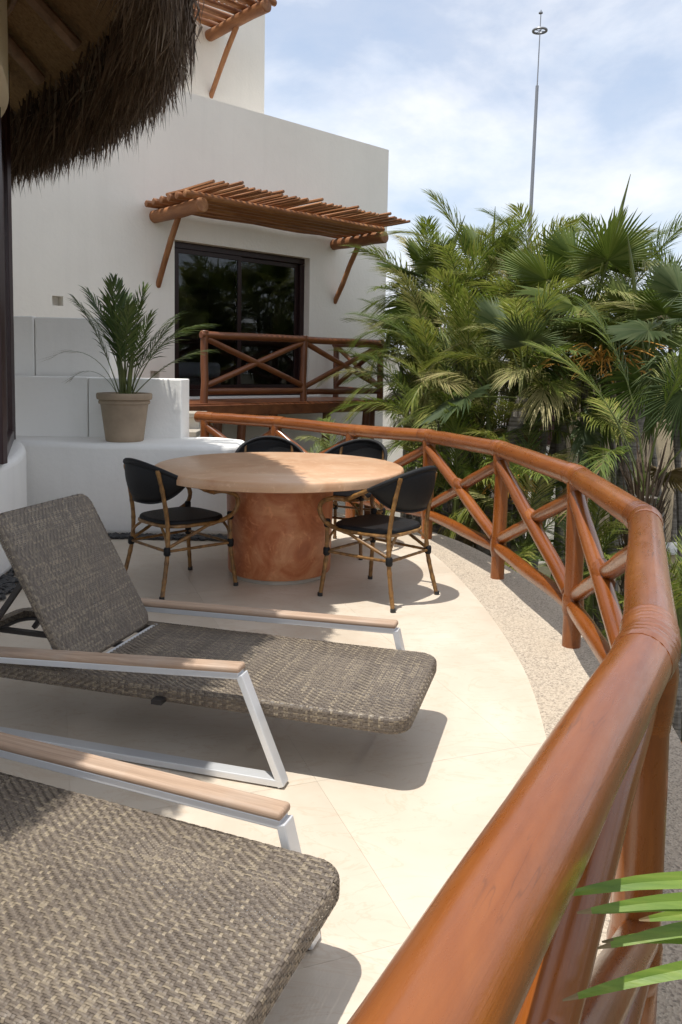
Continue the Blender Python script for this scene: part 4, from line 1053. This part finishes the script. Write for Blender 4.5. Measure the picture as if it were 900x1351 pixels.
# ------------------------------------------------------------------ palm leaning in at the lower right
lp = empty('garden_palm', (1.9, 1.0, -3.0), 'bright green palm fronds reaching in at the lower right corner', 'palm tree')
ringed(trunk_path((1.9, 1.0, -3.02), (1.62, 1.02, 0.35), 0.1), 0.06, 0.04, 8).build('trunk', M['trunk'], lp, True)
for i in range(16): put_frond(lp, random.choice(ARE[:3]), Vector((1.62, 1.02, 0.5)), R(-105 + i * 11), R(random.uniform(10, 75)), random.uniform(0.7, 0.95))  # fronds out of view, added large and dense to shade the railing's outer side
tips = [((0.295, 0.985, 0.765), (0.52, 0.98, 0.800)), ((0.315, 0.97, 0.752), (0.55, 0.965, 0.782)), ((0.335, 0.99, 0.738), (0.56, 0.985, 0.762)), ((0.345, 0.975, 0.700), (0.57, 0.97, 0.752)), ((0.36, 1.0, 0.690), (0.56, 1.0, 0.70)), ((0.300, 0.965, 0.635), (0.55, 0.955, 0.712)), ((0.42, 1.03, 0.70), (0.60, 1.03, 0.715))]
rach = catmull([(1.62, 1.02, 0.55), (1.2, 0.99, 0.86), (0.85, 0.98, 0.84), (0.62, 0.98, 0.78), (0.50, 0.985, 0.745)], 5)
mb = MB(); mb.tube(rach, [0.012 - 0.008 * i / (len(rach) - 1) for i in range(len(rach))], 7); mb.build('leaf_stalk', M['bright'], lp, True)
for (t, b) in tips:
    t = Vector(t) - V(0, 0, 0.028); b = Vector(b) - V(0, 0, 0.03); o_ = b + (b - t) * 0.35 + V(0.06, 0, 0.01); mb = MB()
    P = catmull([o_, b, b.lerp(t, 0.55) + V(0, 0, 0.006), t], 4); n_ = len(P); vs_ = []; fs = []
    for i, p in enumerate(P):
        f = i / (n_ - 1); w_ = 0.0105 * math.sin(math.pi * min(1, 0.22 + 0.76 * f)) ** 0.8; wv = Vector((-0.115, 0.6, 0.77)).normalized() * w_
        nn = Vector((0.2, 0.75, -0.55)).normalized() * w_ * 0.25
        vs_ += [p - wv, p + nn, p + wv]
    for i in range(n_ - 1):
        for q in range(2): mb.f.append((i * 3 + q, i * 3 + q + 1, i * 3 + q + 4, i * 3 + q + 3)); mb.m.append(1 if i == n_ - 2 else 0)
    mb.v = [tuple(p) for p in vs_]; mb.build('leaflet', [M['bright2'], M['dry']], lp, True, 25)

# ------------------------------------------------------------------ potted palm on the bench
random.seed(12)
PX, PY = -1.85, 6.78
pp_ = empty('potted_palm', (PX, PY, 0.76), 'leafy palm in a tan clay pot standing on the white bench', 'potted plant')
mb = MB(); mb.lathe([(0.150, 0.760), (0.158, 0.768), (0.166, 0.83), (0.196, 1.06), (0.200, 1.075), (0.213, 1.082), (0.215, 1.098), (0.207, 1.108), (0.213, 1.112), (0.228, 1.118), (0.232, 1.135), (0.232, 1.158), (0.225, 1.170), (0.205, 1.170), (0.200, 1.10)], 48, (PX, PY, 0)); mb.build('pot', M['pot'], pp_, True, 40)
mb = MB(); mb.lathe([(0.001, 1.125), (0.10, 1.13), (0.204, 1.12)], 24, (PX, PY, 0), cap=False); mb.build('soil', M['soil'], pp_, True)
PF = [pinnate_mesh('frond', M['potleaf'], L=1.0, n=24, lmax=0.23, w=0.0165, droop=d, vee=v, seed=70 + i, sag=s, start=0.35, stem=0.007) for i, (d, v, s) in enumerate(((22, 24, 0.25), (45, 20, 0.4), (70, 15, 0.5), (12, 30, 0.15)))]
for i in range(14):
    f = i / 13; yaw = i * 2.4; el = R(89 - 20 * f + random.uniform(-3, 3)); a = random.uniform(0, 6.28); r_ = random.uniform(0, 0.07)
    put_frond(pp_, PF[3] if f < 0.25 else random.choice(PF[:2]), Vector((PX + r_ * math.cos(a), PY + r_ * math.sin(a), 1.12)), yaw, el, random.uniform(0.72, 1.0) * (1.08 if f < 0.2 else 1))
put_frond(pp_, PF[2], Vector((PX + 0.05, PY, 1.12)), R(-12), R(66), 1.0)
put_frond(pp_, PF[1], Vector((PX + 0.05, PY, 1.12)), R(8), R(48), 0.82)
PB = pinnate_mesh('frond', M['dry'], L=0.95, n=7, lmax=0.18, w=0.014, droop=120, vee=5, seed=80, sag=0.6, start=0.62, stem=0.005)
put_frond(pp_, PB, Vector((PX - 0.05, PY, 1.12)), R(185), R(72), 0.82); put_frond(pp_, PB, Vector((PX - 0.04, PY, 1.12)), R(170), R(60), 0.6)
for i in range(9):
    a = random.uniform(0, 6.28); r_ = random.uniform(0.01, 0.08); p = Vector((PX + r_ * math.cos(a), PY + r_ * math.sin(a), 1.11))
    mb = MB(); mb.tube([p, p + V(0.02 * math.cos(a), 0.02 * math.sin(a), 0.2), p + V(0.05 * math.cos(a), 0.05 * math.sin(a), 0.4)], [0.012, 0.010, 0.006], 6); mb.build('stem', M['greenstem'], pp_, True)

# ------------------------------------------------------------------ things beyond the garden
bw = empty('garden_wall', (5.0, 11.7, -3), 'tall beige streaked wall behind the right hand palms', 'wall')
mb = MB(); mb.box((6.75, 11.7, -0.75), (7.0, 0.3, 4.5)); mb.build('wall', M['beige'], bw)
mb = MB(); mb.box((6.75, 11.7, 1.54), (7.1, 0.42, 0.08)); mb.build('coping', M['cream'], bw, bevel=0.01)
pw = empty('planter_wall', (4.2, 10.2, -3), 'low planter wall with pale coping in front of the beige wall', 'wall')
mb = MB(); mb.box((5.7, 10.2, -1.95), (5.0, 0.25, 2.1)); mb.build('wall', M['beige'], pw)
mb = MB(); mb.box((5.7, 10.2, -0.855), (5.1, 0.36, 0.09)); mb.build('coping', M['white'], pw, bevel=0.01)
wb_ = empty('white_building', (3.0, 19.0, -3), 'pale neighbouring building glimpsed through gaps in the palms', 'building')
mb = MB(); mb.box((3.6, 20.0, -0.7), (9.5, 4.0, 4.6)); mb.build('wall', M['house'], wb_)
mb = MB(); mb.box((3.6, 20.0, 1.67), (9.7, 4.2, 0.14)); mb.build('parapet', M['white'], wb_, bevel=0.02)
for t in (0.4, 2.4, 4.6, 6.6):
    mb = MB(); mb.box((t, 17.985, 0.3), (0.9, 0.06, 1.1)); w_ = mb.build('window', M['frame'], wb_)
tr_ = empty('thatched_roof', (12.2, 25, -3), 'distant thatched palapa roof rising at the right edge', 'thatched roof')
mb = MB(); random.seed(4)
cx, cy = 12.4, 26.0
rings_ = [(4.2, 2.6), (3.4, 3.3), (2.3, 4.1), (1.1, 4.75), (0.15, 5.15)]
mb.lathe(rings_, 40, (cx, cy, 0)); mb.build('thatch_shell', M['rafter'], tr_, True)
fr = MB()
for _ in range(9000):
    a = random.uniform(math.pi, 2 * math.pi); q = random.random(); r0 = 4.2 * (1 - q) + 0.1; z0 = 2.6 + (1 - r0 / 4.3) * 2.6 + 0.05
    p0 = Vector((cx + r0 * math.cos(a), cy + r0 * math.sin(a), z0 + 0.05)); d = Vector((math.cos(a), math.sin(a), -0.62))
    p1 = p0 + d * random.uniform(0.25, 0.5) + V(random.uniform(-.05, .05), random.uniform(-.05, .05), random.uniform(0, .05)); strand(p0, p1, 0.03, V(0, 0, 0.02))
tag(fr.build('thatch_fringe', M['thatch'], tr_), kind='stuff')
mb = MB(); mb.lathe([(0.12, -3), (0.12, 2.7)], 12, (cx - 3, cy - 1.5, 0)); mb.build('post', M['rafter'], tr_)
# lightning pole
pole = empty('lightning_pole', (6.72, 30, -3), 'tall grey steel pole with a ring near its thin tip', 'pole')
pb = Vector((6.72, 30, -3)); pt = Vector((6.92, 30, 11.75))
mb = MB(); mb.tube([pb, pt], [0.088, 0.058], 12); mb.build('mast', M['steel'], pole, True)
top = Vector((6.96, 30, 14.4))
mb = MB(); mb.tube([pt - V(0, 0, 0.1), top], [0.024, 0.016], 8); mb.build('tip_rod', M['steel'], pole, True)
rc = Vector((6.94, 30, 13.68)); mb = MB(); mb.tube([rc + V(0.24 * math.cos(a * 0.2618), 0.24 * math.sin(a * 0.2618), 0) for a in range(24)], 0.045, 8, closed=True)
for a in range(4): mb.tube([rc, rc + V(0.24 * math.cos(a * 1.5708 + .3), 0.24 * math.sin(a * 1.5708 + .3), 0)], 0.012, 5)
mb.build('ring', M['steel'], pole, True)
mb = MB(); mb.lathe([(0.01, -0.05), (0.075, -0.02), (0.075, 0.02), (0.01, 0.05)], 12, (6.95, 30, 14.3)); mb.build('cap', M['steel'], pole, True)
